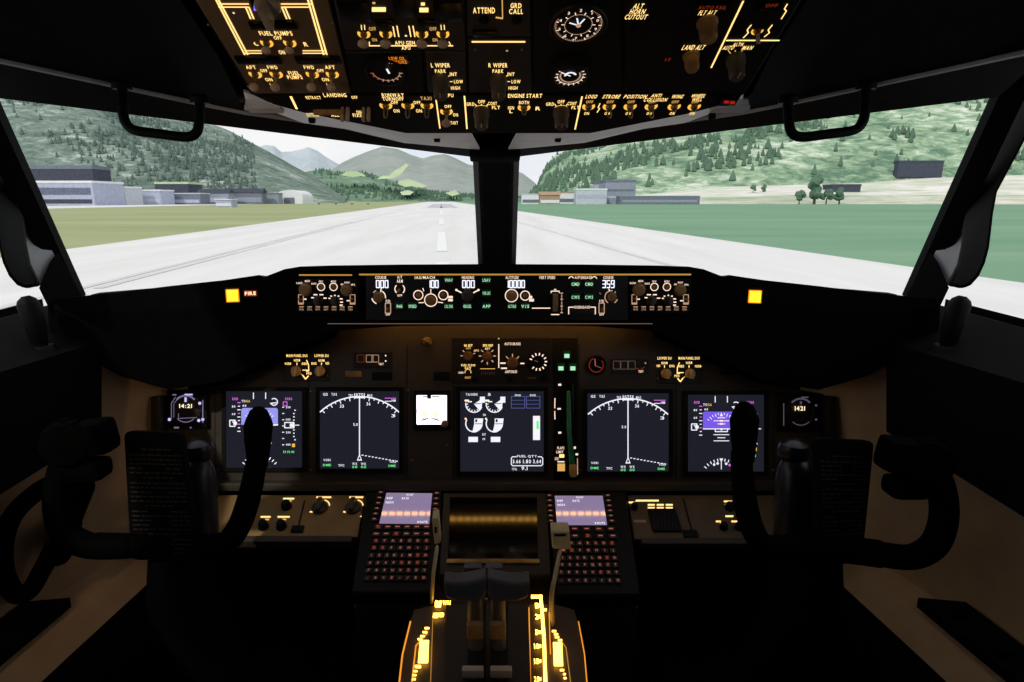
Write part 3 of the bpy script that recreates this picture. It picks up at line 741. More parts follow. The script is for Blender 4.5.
PO_.T(L, 'FUEL PUMPS', 276, 30.5, 3.6, e_oh, 33); PO_.T(L, 'OFF', 278, 35, 3, e_oh, 8); PO_.T(L, 'ON', 282, 49.5, 3.4, e_oh, 6)
for x, s in ((251, 'AFT'), (272.5, 'FWD'), (309, 'FWD'), (330, 'AFT')): PO_.T(L, s, x, 64.6, 3, e_oh, 10)
for x in (264, 320.5): PO_.T(L, 'OFF', x, 68, 2.6, e_oh, 7); PO_.T(L, 'ON', x + 5, 77, 2.8, e_oh, 7); PO_.T(L, '1', x + 6.5, 82, 2.6, e_oh2)
PO_.T(L, 'FUEL', 294, 70.5, 3.2, e_oh, 11); PO_.T(L, 'PUMPS', 295, 74.6, 3.2, e_oh, 15)
PO_.A(L, 257, 41, 2.2, 120, 300, 1.2, e_oh, n=8); PO_.T(L, 'R', 306, 41.5, 3.6, e_oh, 4); PO_.dot(L, 234, 10, 1.2, e_mcp)
for x, y, y2 in ((267, 40, 50), (290, 40, 50), (255.5, 71.5, 88), (276.5, 71.5, 88), (312.5, 71.5, 88), (332.5, 71.5, 88)): toggle(PO_, t, x, y, y2, 3.4, mb=L)
L.build('lettering', t)
for x, y, w, h in ((258, 22, 16, 7), (285, 21.5, 22, 8), (258.5, 56.5, 44, 7), (318, 56.5, 44, 7)):
    b = MB(); PO_.box(b, x, y, w, h, .003, annun, .0006); b.build('annunciator_lens', t)
knob(PO_, t, 268, 0, 13, 20, knobs_, 'bar', name='crossfeed_knob')
b = MB(); PO_.box(b, 258, -2, 12, 9, .006, annun, .001); PO_.R(b, 258, 0, 7, 6, e_blue, .0068); b.build('valve_light', t)
screws(PO_, t, [(209, 22), (333, 20), (249, 84), (345, 70)])
# --- generator panel
t, L = module('generator_panel', 'black overhead generator panel with four round-tipped switches on one gold line', [(330, -60), (334, -2), (345, 48.5), (466, 48.5), (464, -2), (462, -60)], pan2)
PO_.R(L, 379, 6.5, 14, 4.6, e_oh); PO_.poly = None
PO_.R(L, 424, 7, 9, 4.6, e_oh); PO_.R(L, 423, 1, 4, 3, e_oh); PO_.R(L, 374, 0, 3, 2, e_oh2)
for x in (363, 442.6):
    for o_ in (-1.6, 1.6): PO_.LN(L, [(x + o_, 22), (x + o_ + .4, 27)], .9, e_oh)
for x in (394, 398, 410, 414): PO_.LN(L, [(x - 1, 23), (x + 1, 34)], 1.2, e_oh)
PO_.dot(L, 406, 33, 1.3, e_mcp)
for x0, x1 in ((369, 380), (390, 417), (427, 438), (447, 453)): PO_.LN(L, [(x0, 43), (x1, 43)], 1.5, e_oh)
PO_.LN(L, [(369.5, 39), (369.5, 43)], 1, e_oh); PO_.LN(L, [(449, 39), (451, 43)], 1, e_oh)
PO_.T(L, 'APU GEN', 405, 40, 3.2, e_oh, 20); PO_.T(L, 'APU', 406, 45.2, 3, e_oh, 9)
for x in (372.5, 433): PO_.T(L, 'OFF', x, 26, 3, e_oh2, 7); PO_.T(L, 'ON', x + 2, 37, 2.8, e_oh2, 5)
for x in (364, 386, 422, 443): toggle(PO_, t, x, 31, 44, 4.2, mb=L)
L.build('lettering', t)
for x, y, w, h in ((355, 8, 30, 20), (404, 3, 22, 20), (448, 8, 28, 20), (385, 19, 18, 6), (427, 19, 18, 6)):
    b = MB(); PO_.box(b, x, y, w, h, .003, annun, .0006); b.build('annunciator_lens', t)
# --- APU gauge panel
t, L = module('apu_panel', 'black overhead panel with one small round gauge and an orange warning light', [(345, 50), (354, 91), (425, 91), (422, 50)], pan3)
c = PO_.L(386, 68); su, sv = PO_.sc(386, 68)
MB().lathe((c.x, c.y, 0), [(21 * su, 0), (21 * su, .004), (18.5 * su, .0055), (17.5 * su, .001)], pan3, 32).build('gauge_bezel', t)
for k in range(9):
    a = math.radians(190 + 160 * k / 8); L.line([(c.x + 13 * su * math.cos(a), c.y + 13 * su * math.sin(a)), (c.x + 16.5 * su * math.cos(a), c.y + 16.5 * su * math.sin(a))], su * 1.1, .002, e_red if k < 3 else e_mcp2)
PO_.A(L, 386, 68, 14, 190, 350, .7, e_mcp2, .002); PO_.LN(L, [(387, 64), (389.5, 68.5)], 2.2, e_w, .004)
PO_.T(L, 'LOW OIL', 397, 53.3, 2.8, e_or, 16, .004); PO_.T(L, 'PRESSURE', 398, 57, 2.8, e_or, 18, .004)
L.build('lettering', t)
b = MB(); PO_.box(b, 398, 55, 22, 8, .003, annun, .0006); b.build('annunciator_lens', t)
# --- wiper panels
def wiper(x, s, poly, label, extra=None):
    t, L = module('wiper_panel', label, poly, pan2)
    PO_.T(L, s + ' WIPER', x, 62.6, 3.6, e_oh, 19); PO_.T(L, 'PARK', x, 68.4, 3, e_oh, 11); PO_.LN(L, [(x + .5, 70), (x + .5, 75)], 1.1, e_oh)
    PO_.T(L, 'INT', x + 13, 71.6, 3, e_oh, 7); PO_.LN(L, [(x + 7, 75), (x + 9, 73)], 1, e_oh); PO_.LN(L, [(x + 9.5, 79), (x + 12, 79)], 1, e_oh)
    PO_.T(L, 'LOW', x + 18, 79, 3, e_oh, 9); PO_.T(L, 'HIGH', x + 15, 85.4, 2.8, e_oh, 9)
    knob(PO_, t, x + .5, 76, 8.6, 96, knobm, 'taper', name='wiper_knob')
    if extra: extra(t, L)
    L.build('lettering', t); return t
wiper(440.5, 'L', [(425, 50), (428, 91), (467, 91), (466, 50)], 'narrow overhead wiper panel with the L WIPER knob beside the small gauge panel')
def ex(t, L): PO_.dot(L, 507, 48, 1.2, e_mcp2); PO_.LN(L, [(472, 39), (525, 39)], 2.2, e_oh); screws(PO_, t, [(475, 47), (522, 47)])
wiper(498, 'R', [(468, 37), (469, 91), (532, 91), (531, 37)], 'overhead wiper panel with the R WIPER knob under a gold line', ex)
# --- call panel
t, L = module('call_panel', 'small overhead call panel with ATTEND and GRD CALL buttons', [(466, -60), (467, 35), (531, 35), (530, -60)], pan2)
PO_.T(L, 'ATTEND', 484, 7.4, 5, e_oh, 22); PO_.T(L, 'GRD', 516, 2.6, 4.2, e_oh, 11); PO_.T(L, 'CALL', 516, 8.4, 4.4, e_oh, 14)
PO_.LN(L, [(502, -10), (502.6, 15)], 1.1, e_oh2); PO_.LN(L, [(496, 14.5), (502.6, 15.5)], 2.2, e_oh2)
for x in (484, 516.5): knob(PO_, t, x, 17, 5, 20, rub, 'round', name='call_button')
L.build('lettering', t); b = MB(); PO_.box(b, 485, 30, 24, 6, .003, annun, .0006); b.build('annunciator_lens', t)
# --- cabin altitude gauges
t, L = module('cabin_altitude_panel', 'black overhead panel with a large and a small round altitude gauge', [(533, -60), (534, 91), (622, 91), (619, -60)], pan3)
def gauge(x, y, r, big):
    c = PO_.L(x, y); su, sv = PO_.sc(x, y); R = r * su
    b = MB().lathe((c.x, c.y, 0), [(R, 0), (R, .012), (R * .95, .014), (R * .86, .014), (R * .82, .010)], pan3, 40)
    g = b.build('gauge_bezel', t)
    def ticks(rr, n, a0, a1, ln, w, m, z=.0108):
        for k in range(n):
            a = math.radians(a0 + (a1 - a0) * k / (n - 1)); L.line([(c.x + rr * R * math.cos(a), c.y + rr * R * math.sin(a)), (c.x + (rr - ln) * R * math.cos(a), c.y + (rr - ln) * R * math.sin(a))], w * su, z, m)
    if big:
        L.arc(c, R * .80, -200, 60, .5 * su, .0108, e_mcp2, 40); ticks(.8, 46, -200, 60, .07, .5, e_mcp2); ticks(.8, 9, -190, 60, .1, 1.1, e_mcp)
        L.arc(c, R * .47, 0, 360, .6 * su, .0108, e_mcp2, 40); ticks(.58, 10, 0, 324, .1, 1, e_mcp)
        for k in range(10):
            a = math.radians(36 * k + 18); L.text(str(k), (c.x + R * .66 * math.cos(a), c.y + R * .66 * math.sin(a)), R * .12, .0108, e_mcp)
        L.arc(c, R * .82, 158, 172, 1.6 * su, .011, e_orr, 6)
        for a in (60, 105, 160): L.line([c, (c.x + R * .34 * math.cos(math.radians(a)), c.y + R * .34 * math.sin(math.radians(a)))], 1.6 * su, .0115, e_w)
        L.disc(c, R * .09, .012, e_mcp2)
    else:
        L.arc(c, R * .52, 150, 390, 1.5 * su, .0108, e_mcp2, 40); L.arc(c, R * .68, 180, 360, .7 * su, .0108, e_mcp, 40); ticks(.8, 13, 150, 390, .16, 1.1, e_mcp)
        L.arc(c, R * .28, 20, 180, 2.2 * su, .0112, e_w, 14); L.line([c, (c.x - R * .5, c.y + R * .3)], 1.4 * su, .0112, e_w)
gauge(578, 14, 29, True); gauge(570, 66, 19, False)
L.build('gauge_markings', t)
# --- pressurisation panel
t, L = module('pressurization_panel', 'black overhead pressurization panel crossed by a slanted gold line, with four knobs', [(623, -60), (626, 91), (745, 91), (801, -2), (812, -60)], pan3)
for s, x, y, w in (('ALT', 638, 3, 10), ('HORN', 637, 8.6, 15), ('CUTOUT', 635.5, 14, 22)): PO_.T(L, s, x, y, 4.2, e_oh, w, slant=.15)
PO_.T(L, 'FLT ALT', 707, 9.6, 4.6, e_oh, 17, slant=.15); PO_.T(L, 'LAND ALT', 693, 44.6, 4.2, e_oh, 22, slant=.15)
PO_.LN(L, [(743, -2), (711, 65)], 1.9, e_oh); PO_.LN(L, [(726, 37.6), (755, 37.6)], 1.8, e_oh); PO_.LN(L, [(760, 37.6), (779, 37.6)], 1.8, e_oh)
PO_.LN(L, [(787, 1), (784, 6), (786, 8), (781, 16)], 1.3, e_oh); PO_.LN(L, [(751, 22), (747, 27), (748, 30), (743, 35)], 1.3, e_oh); PO_.LN(L, [(772, 22), (768, 27), (769, 30), (764, 34)], 1.3, e_oh)
PO_.T(L, 'AUTO', 728, 45, 3.4, e_oh, 11, slant=.15); PO_.T(L, 'MAN', 747, 45, 3.4, e_oh, 10, slant=.15); PO_.T(L, 'ALTN', 738, 41.6, 3, e_oh, 10)
for a in (-6, 0, 6): PO_.LN(L, [(735 + a * .6, 52), (735 + a * 1.2, 47.5)], 1, e_oh2)
PO_.T(L, 'AUTO FAIL', 712, 2, 3.2, e_dimr, 28, .004); PO_.T(L, 'OFF', 771, 0, 3, e_dimr, 12, .004)
PO_.T(L, '17', 668, 57, 2.6, e_dimr, 6); PO_.A(L, 757, 28, 5, -200, 20, 1.8, e_ring)
for x, w in ((713, 36), (770, 22)): b = MB(); PO_.box(b, x, 2, w, 8, .003, annun, .0006); b.build('annunciator_lens', t)
knob(PO_, t, 707, 19, 10, 38, knobb, 'round', name='altitude_knob'); knob(PO_, t, 691, 53, 8, 68, knobb, 'round', name='altitude_knob')
knob(PO_, t, 735, 55, 9.5, 76, knobm, 'taper', name='mode_knob'); toggle(PO_, t, 757, 28, 40, 3, 'bat'); knob(PO_, t, 635, 24, 4, 27, rub, 'round', name='cutout_button')
L.build('lettering', t)
# --- forward light and start panel
t, L = module('engine_start_panel', 'long black forward overhead strip with light switches and two engine start knobs', [(262, 93.5), (272, 102), (304, 111), (405, 131.5), (591, 131.5), (688, 112), (722, 103), (742, 93.5)], pan3)
PO_.LN(L, [(291, 94), (297, 106.5)], 2.4, e_oh); PO_.T(L, 'RETRACT', 313.5, 95, 2.6, e_oh, 15); PO_.T(L, 'LANDING', 335, 92.6, 3.2, e_oh, 23); PO_.T(L, 'OFF', 354.5, 94.8, 2.4, e_oh, 6)
PO_.T(L, 'EXTEND', 313, 112.4, 3, e_oh, 12); PO_.T(L, 'ALL', 335, 112.6, 3, e_oh, 8); PO_.T(L, 'ON', 359, 109.6, 2.6, e_oh, 5); PO_.T(L, 'FIXED', 359, 112.8, 3, e_oh, 12)
PO_.T(L, 'RUNWAY', 393, 92.6, 3.2, e_oh, 22); PO_.T(L, 'TURNOFF', 393, 96.4, 3, e_oh, 21); PO_.T(L, 'TAXI', 426, 95.8, 3, e_oh2, 11)
for x in (394.5, 417): PO_.T(L, 'OFF', x, 100, 2.6, e_oh, 7); PO_.T(L, 'ON', x + 2, 108.4, 2.8, e_oh, 6)
PO_.LN(L, [(436, 96), (440, 126)], 1.4, e_oh); PO_.LN(L, [(464.5, 93.5), (467, 126.5)], 1.6, e_oh); PO_.LN(L, [(582, 94), (575, 127)], 1.6, e_oh)
PO_.T(L, 'APU', 449, 92.8, 3, e_oh, 9); PO_.T(L, 'OFF', 448, 104, 2.6, e_oh, 7); PO_.T(L, 'ON', 455.5, 112.4, 2.8, e_oh, 5); PO_.T(L, 'START', 453.5, 120.4, 2.8, e_oh, 9)
PO_.T(L, 'ENGINE START', 525, 93.2, 3.4, e_oh, 34); PO_.T(L, 'BOTH', 524, 100, 2.8, e_oh, 10); PO_.T(L, 'IGN', 511, 105.4, 2.8, e_oh, 6); PO_.T(L, 'L', 511, 109, 2.6, e_oh); PO_.T(L, 'R', 538, 106, 3, e_oh, 5)
for x in (481.5, 561):
    PO_.T(L, 'GRD', x - 11, 101.6, 2.8, e_oh, 8); PO_.T(L, 'OFF', x, 99.2, 2.8, e_oh, 7); PO_.T(L, 'CONT', x + 11, 101, 2.8, e_oh, 9); PO_.T(L, 'FLT', x + 14.5, 105, 2.8, e_oh, 8)
    PO_.A(L, x, 107, 6.6, 10, 170, 1.7, e_ring); [PO_.LN(L, [(x + 5 * q, 103.8 - (0 if q else .8)), (x + 6.2 * q, 101.6)], .9, e_oh) for q in (-1, 0, 1)]
    knob(PO_, t, x, 108, 8.2, 126, knobm, 'taper', name='start_knob')
for x, s in ((591, 'LOGO'), (611, 'STROBE'), (635, 'POSITION'), (677, 'WING')): PO_.T(L, s, x, 94, 3.2, e_oh, len(s) * 2.8, slant=.15)
PO_.T(L, 'ANTI', 656, 93, 3, e_oh, 10, slant=.15); PO_.T(L, 'COLLISION', 655, 97.2, 3, e_oh, 23, slant=.15); PO_.T(L, 'WHEEL', 698, 93.2, 3, e_oh, 14, slant=.15); PO_.T(L, 'WELL', 697, 97, 2.8, e_oh, 10)
for i, x in enumerate((588.5, 609, 630, 651, 674, 694)):
    PO_.T(L, 'OFF' if i not in (0,) else 'OFF', x + 1, 99.4, 2.4, e_oh2, 7)
    PO_.T(L, 'ON', x - 2, 111, 2.4, e_oh, 5)
    toggle(PO_, t, x, 104, 116 if i in (1, 2, 3) else 109, 2.6, 'loop', mb=L)
PO_.LN(L, [(600, 101), (598, 105), (599.5, 106), (597, 110)], 1.1, e_oh)
for x in (386, 408, 427): toggle(PO_, t, x, 103, 116, 2.6, 'loop', mb=L)
toggle(PO_, t, 524, 105, 113, 2.2, 'loop', mb=L); toggle(PO_, t, 446.5, 109, 124, 3.6, 'paddle', mb=L)
b = MB(); c0 = PO_.L(314, 105); c1 = PO_.L(344, 104); b.box(((c0.x + c1.x) / 2, c0.y, .008), (c1.x - c0.x, .006, .006), knobb, .001); b.build('landing_light_bar', t)
for x in (343, 348, 364, 369):
    su, sv = PO_.sc(x, 106); c = PO_.L(x, 106); h = PO_.h_for(x, 106, 119)
    MB().box((c.x, c.y, h / 2), (3.2 * su, .006, h), pad, .001).build('landing_light_lever', t)
L.build('lettering', t)
b = MB(); PO_.box(b, 728, 97, 18, 9, .004, annun, .0008); PO_.R(b, 726, 97, 5, 3, e_orr, .0045); PO_.R(b, 732, 97.6, 5, 3, e_orr, .0045); b.build('warning_lamp', t)

# ======================= glareshield and mode control panel =======================
gx = [50, 75, 120, 170, 225, 259, 264, 285, 300, 330, 400, 494]
r1 = [(299, 1.10), (297, 1.11), (292, 1.14), (286, 1.18), (280, 1.2), (275, 1.215), (277, 1.22), (269, 1.228), (266.5, 1.232), (265.5, 1.234), (264.5, 1.236), (264, 1.236)]
r2 = [(340, 1.12), (352, 1.14), (376, 1.19), (390, 1.24), (380, 1.27), (364, 1.275), (362, 1.275), (353, 1.275), (345, 1.27), (331, 1.262), (326, 1.252), (325, 1.252)]
g1 = [W(x, y, d) for x, (y, d) in zip(gx, r1)]; g2 = [W(x, y, d) for x, (y, d) in zip(gx, r2)]
g0 = [Vector((p.x * 1.05, min(1.86 - abs(p.x) * .66, 1.80), ZC - .197)) for p in g1]
gm = [lerp(a, b, .22) + Vector((0, -.006 if abs(a.x) > .45 else 0, .0)) for a, b in zip(g1, g2)]
g2b = [W(x, y - 26, d + .012) for x, (y, d) in zip(gx, r2)]
g3 = [W(x, y - 32, 1.42) for x, (y, d) in zip(gx, r2)]
def full(r): return r + [mir(p) for p in r[:-1]][::-1]
b = MB()
gl = mat('glareshield_black', (13, 12, 13), .75, scale=60, spec=.06)
for A, Bq in ((g0, g1), (g1, gm), (gm, g2), (g2, g2b), (g2b, g3)): b.strip(full(A), full(Bq), gl)
gs = thing('glareshield', 'black padded glareshield sweeping across under the windscreens', 'glareshield')
b.build('hood', gs)
PM = Panel(lerp(W(494, 264, 1.236), W(494, 325, 1.252), .5), W(494, 264, 1.236) - W(494, 325, 1.252), .008)
b = MB(); Mg = PM.M()
def gbar(name, x0, x1, y, w, m, h, par=gs):
    a = PM.wp(x0, y, h); c = PM.wp(x1, y, h); MB().tube([a, lerp(a, c, .5), c], w, m, 8).build(name, par)
gbar('light_strip', 360, 690, 274.5, .0016, e_edge, .0035); gbar('light_strip', 300, 352, 275, .0014, e_edge, .0035); gbar('lit_lip_trim', 328, 652, 323.6, .0009, e_edge2, .002)  # lip trim emits faintly in place of light caught on its edge
MPF = [(366, 275.8), (366, 320), (628, 320), (628, 275.8)]
t, L = module('mode_control_panel', 'wide black autopilot panel with white digit windows and rows of green buttons', MPF, pan3, P=PM, th=.008)
for s, x, w in (('COURSE', 381, 11), ('IAS/MACH', 425, 20), ('HEADING', 468, 12), ('ALTITUDE', 512, 13), ('VERT SPEED', 547, 16), ('COURSE', 608, 10)): PM.T(L, s, x, 277.4, 2.8, e_mcp, w)
for s, x, w in (('000', 382.5, 13), ('100', 433, 12), ('000', 468.5, 13), ('10000', 515, 20), ('359', 608, 13)):
    su, sv = PM.sc(x, 284); L.seg(s, PM.L(x, 284), 7 * sv, w * su, .0008, e_dig)
PM.A(L, 379, 297, 6.8, -10, 60, 1.1, e_mcp); PM.A(L, 379, 297, 6.8, 190, 250, 1.1, e_mcp); PM.A(L, 379, 297, 6.8, 110, 140, 1.1, e_mcp2); PM.LN(L, [(381, 292), (381.6, 288)], 1.1, e_mcp)
PM.T(L, 'A/T', 400, 277, 2.8, e_mcp, 5); PM.T(L, 'ARM', 400, 281, 3.2, e_mcp, 6); PM.A(L, 400, 289, 4.8, -50, 50, 1.1, e_mcp); PM.A(L, 400, 289, 4.8, 130, 230, 1.1, e_mcp); PM.T(L, 'OFF', 400, 295.3, 2.2, e_mcp, 5)
for x in (388.3, 601.3):
    PM.LN(L, [(x - 2.6, 303), (x + 2.6, 303), (x + 2.6, 313), (x - 2.6, 313), (x - 2.6, 303)], 1, e_mcp2); PM.T(L, 'F/D', x, 301, 2.6, e_mcp, 4.5); PM.T(L, 'OFF', x, 314.3, 2.2, e_mcp, 4.5)
for x, y, r in ((418.5, 295, 4.6), (431, 300, 6.2), (443.5, 295, 4.6), (511.5, 295.5, 6.2), (525, 295.5, 4.6)): PM.A(L, x, y, r, 0, 360, 1, e_mcp, n=28)
PM.LN(L, [(431, 293), (431, 289)], .9, e_mcp); PM.LN(L, [(424, 302.4), (419, 302.6)], .9, e_mcp); PM.LN(L, [(438, 302), (443, 302.6)], .9, e_mcp); PM.LN(L, [(424, 291), (423, 288)], .9, e_mcp)
PM.R(L, 450.6, 297, 4.6, 2.4, e_mcp); PM.R(L, 450.6, 300, 4.6, 2.4, e_mcp); PM.R(L, 530.6, 297, 3, 2.6, e_mcp); PM.R(L, 531.4, 300, 4.8, 2.8, e_mcp)
for sx in (-1, 1): PM.LN(L, [(467.5 + sx * 6, 292.6), (467.5 + sx * 11, 290)], 1.3, e_mcp); PM.dot(L, 467.5 + sx * 11, 289.9, 1.2, e_mcp)
for x in (465, 467.5, 470): PM.LN(L, [(x, 290), (x, 289)], .8, e_red)
PM.LN(L, [(532, 308), (550, 308)], 1, e_mcp)
PM.LN(L, [(551, 291), (559, 291)], 1, e_mcp); PM.LN(L, [(551, 314.4), (559, 314.4)], 1, e_mcp); PM.LN(L, [(554, 289.4), (556, 289.4)], 1, e_mcp); PM.LN(L, [(551, 291), (551, 293)], .8, e_mcp); PM.LN(L, [(559, 291), (559, 293)], .8, e_mcp)
for k, y in enumerate((293, 296, 299, 303, 306, 309, 312.5)): PM.R(L, 561.5, y, 2.6 if k % 2 == 0 else 1.2, 1.2, e_mcp2)
PM.LN(L, [(561.5, 294), (561.5, 312)], .5, e_mcp2)
PM.T(L, 'A/P', 577, 277.4, 2.8, e_mcp, 5); PM.T(L, 'ENGAGE', 586, 277.4, 2.8, e_mcp, 11); PM.A(L, 571, 279, 2.4, 20, 170, .9, e_mcp); PM.A(L, 594, 279, 2.4, 10, 160, .9, e_mcp)
PM.LN(L, [(568.5, 314), (568.5, 307), (574, 307)], 1, e_mcp); PM.LN(L, [(590, 307), (595, 307), (595, 314)], 1, e_mcp); PM.T(L, 'DISENGAGE', 582, 307, 2.6, e_mcp, 15)
PM.A(L, 611, 297, 6.4, 80, 240, 1.1, e_mcp2); PM.A(L, 611, 297, 6.4, -60, -20, 1.1, e_mcp2); PM.LN(L, [(609, 291), (608.5, 288.6)], 1, e_mcp); PM.A(L, 611, 297, 3.4, 90, 260, 1, e_red); PM.T(L, 'L', 600, 293, 1.8, e_mcp2); PM.T(L, 'R', 615, 292, 1.8, e_mcp2)
for x, y, s in ((400, 306, 'N1'), (413, 306, 'SPEED'), (449, 280, 'VNAV'), (449, 306, 'LVL CHG'), (467.5, 306, 'HDG SEL'), (486.5, 280, 'LNAV'), (486.5, 293, 'VOR LOC'), (486.5, 306, 'APP'), (512, 306, 'ALT HLD'), (525, 306, 'V/S'), (575, 284, 'CMD'), (588.5, 284, 'CMD'), (575, 297, 'CWS'), (588.5, 297, 'CWS')):
    b = MB(); PM.box(b, x, y, 9.5, 8, .004, pan2, .0008); PM.R(b, x, y - .3, 8.4, 5.4, e_grnd, .0042); PM.T(b, s, x, y, 3.0, e_grn, min(7.8, 2.6 * len(s)), .0045); b.build('mode_button', t)
for x, y, r, m in ((379, 297, 5.2, knobb), (431, 300, 4.9, knobb), (467.5, 295.5, 6, knobm), (511.5, 295.5, 4.9, knobb), (611.5, 297, 4.6, knobb)): knob(PM, t, x, y, r, None, m, 'round', .012)
for x, y in ((418.5, 295), (443.5, 295), (525, 295.5)): knob(PM, t, x, y, 2.6, None, knobb, 'round', .006, name='push_button')
for x, y in ((400, 289), (388.3, 308), (601.3, 308)): 
    b = MB(); c = PM.L(x, y); su, sv = PM.sc(x, y); b.tube([(c.x, c.y, 0), (c.x, c.y - .002, .008), (c.x, c.y - .003, .012)], [su, su * 1.1, su * 1.6], knobb, 10); b.build('toggle_switch', t)
b = MB(); c = PM.L(555, 302.5); su, sv = PM.sc(555, 302); b.lathe((c.x, c.y, -.006), [(9.5 * sv, -2.4 * su), (9.5 * sv, 2.4 * su)], knobb, 28, axis=(1, 0, 0)); b.build('thumbwheel', t)
b = MB(); PM.box(b, 582, 311.5, 24, 6, .004, pan2, .0008); b.build('disengage_bar', t)
L.build('lettering', t)
def efis(dx, label):
    t, L = module('efis_panel', label, [(298 + dx, 279), (298 + dx, 313), (358 + dx, 313), (358 + dx, 279)], pan3, P=PM, th=.008, group=None)
    for x, y, s, w in ((300, 283, 'RADIO', 6), (308, 281, 'MINS', 5), (314.5, 283.5, 'BARO', 5), (321.5, 281.4, 'FPV', 4), (334, 281.4, 'MTRS', 5), (342.5, 284.2, 'IN', 2.4), (347.5, 282.4, 'BARO', 5), (353.5, 284.6, 'HPA', 4)): PM.T(L, s, x + dx, y, 1.9, e_mcp, w)
    for x in (321.5, 334): PM.A(L, x + dx, 286.8, 3.7, 0, 360, .9, e_mcp, n=24)
    for x, y, w in ((316, 294.6, 4), (322, 294.6, 4), (313.2, 297.6, 3), (325.6, 298, 3.4), (330, 298.2, 2), (331.6, 296, 1.8), (335.4, 295.2, 1.6), (339, 296, 1.8), (341.6, 298.8, 3), (342, 302, 3), (341.6, 305, 3), (305.6, 299, 3), (348.6, 300.6, 3)): PM.R(L, x + dx, y, w, 1.2, e_mcp)
    for x in (301.5, 353): PM.LN(L, [(x + dx - 2.4, 294.6), (x + dx + 2.4, 294.6), (x + dx + 2.4, 304), (x + dx - 2.4, 304), (x + dx - 2.4, 294.6)], .8, e_mcp2); PM.R(L, x + dx, 303.4, 4, 2, e_mcp2)
    for k in range(7):
        x = 302.5 + dx + k * 8.1; b = MB(); PM.box(b, x, 308.6, 6.6, 5, .003, pan2, .0006); PM.T(b, ('WXR', 'STA', 'WPT', 'ARPT', 'DATA', 'POS', 'TERR')[k], x, 309.2, 1.8, e_mcp2, 4.4, .0035); PM.R(b, x, 306.6, 4.4, .9, e_mcp2, .0034); b.build('map_button', t)
    for x, y, r, m in ((306, 289.6, 6.2, knobb), (347, 290, 5.8, knobb), (318.5, 301, 5, knobm), (335.5, 300.6, 4.8, knobm)): knob(PM, t, x + dx, y, r, None, m, 'round' if y < 295 else 'bar', .012)
    for x in (321.5, 334): knob(PM, t, x + dx, 286.8, 2.4, None, knobb, 'round', .005, name='push_button')
    for x in (301.5, 353):
        c = PM.L(x + dx, 299); su, sv = PM.sc(x, 299); MB().tube([(c.x, c.y, 0), (c.x, c.y, .009)], [su, su * 1.5], knobb, 8).build('toggle_switch', t)
    L.build('lettering', t)
efis(0, 'small brown-knobbed display control panel beside the mode panel, nearest the FIRE light')
efis(332.4, 'small brown-knobbed display control panel beside the mode panel, nearest the lone amber light')
# caution lights on the glareshield wings
def caution(x, y, D, sgn, label, text):
    p = W(x, y, D); un = (W(170, 330, 1.2) - W(259, 322, 1.24)) * (-1); un.z = 0
    if sgn < 0: un.x, un.y = un.x, -un.y
    Pc = Panel(p, (0, .12, 1)); Pc.u = un.normalized(); Pc.v = (Vector((0, .1, 1)) - Pc.u * Pc.u.dot(Vector((0, .1, 1)))).normalized(); Pc.n = Pc.u.cross(Pc.v)
    t = thing('caution_light', label, 'warning light', Pc.M())
    b = MB(); Pc.box(b, x, y, 17, 17, .02, pan3, .002, -.016); b.build('bezel', t)
    b = MB(); Pc.box(b, x, y, 13, 13, .005, e_amb2, .001, .003); Pc.box(b, x, y, 11, 11, .0015, e_amb, .0004, .0075); b.build('lens', t)
    if text:
        b = MB(); Pc.box(b, x + 17.5, y - 1.5, 15, 9, .016, pan3, .002, -.014); fl_ = b.build('fire_light', t)
        b = MB(); Pc.T(b, 'FIRE', x + 17.5, y - 2.2, 3.4, e_redt, 11, .0026); Pc.R(b, x + 17.5, y - 2.2, 13, 6, e_dimr, .0022); b.build('fire_lettering', fl_)
caution(233, 295.5, 1.205, 1, 'square amber caution light glowing beside a small red FIRE light', True)
caution(754.5, 296.5, 1.205, -1, 'lone square amber caution light on the bare black glareshield wing', False)
# LED strip under the hood
pr_ = Panel(W(494, 495, 1.33), (0, math.cos(math.radians(22)), math.sin(math.radians(22))))
d = (pr_.wp(494, 520) - Vector((0, 0, ZC))).normalized(); rr = d - 2 * d.dot(pr_.n) * pr_.n
hz = ZC - .222; q = pr_.wp(494, 520); tt = (hz - q.z) / rr.z; lp = q + rr * tt
print('LED at', lp, 'px', to_px(lp))
t = thing('flood_light_strip', 'row of amber lamps under the glareshield hood mirrored in the pedestal screens', 'light strip', Matrix.Translation(lp))
MB().box((0, 0, .006), (.64, .016, .008), pan3, .001).build('channel', t)
for k in range(30):
    x = (k - 14.5) * .0205; MB().box((x, 0, .0), (.0165, .010, .006), e_led, .002).build('lamp', t)
# ======================= main instrument panel =======================
PI = Panel(W(494, 430, 1.35), (0, TS, TC))
mp = thing('main_instrument_panel', 'wide brown main instrument panel across the cockpit under the glareshield', 'instrument panel', PI.M())
b = MB(); PI.face(b, [(166, 394), (166, 489), (824, 489), (824, 394), (762, 384), (700, 358), (655, 337), (645, 318), (345, 318), (335, 337), (290, 358), (228, 384)], pan, .02, .002, 0); b.build('faceplate', mp)
b = MB(); PI.box(b, 494, 484, 640, 8, .03, pan, .003); b.build('lower_ledge', mp)
for x in (163, 825):
    b = MB(); PI.box(b, x, 441, 10, 92, .03, pan2, .004); b.build('edge_post', mp)
for x0, y0, x1, y1 in ((309, 345, 309, 475), (407, 345, 407, 478), (453.6, 386, 453.6, 478), (579, 345, 579, 478), (676, 345, 676, 478), (456, 387, 550, 387), (215, 392, 215, 478), (774, 392, 774, 478)):
    b = MB(); PI.LN(b, [(x0, y0), (x1, y1)], .8, pan3, .0003); b.build('panel_seam', mp)
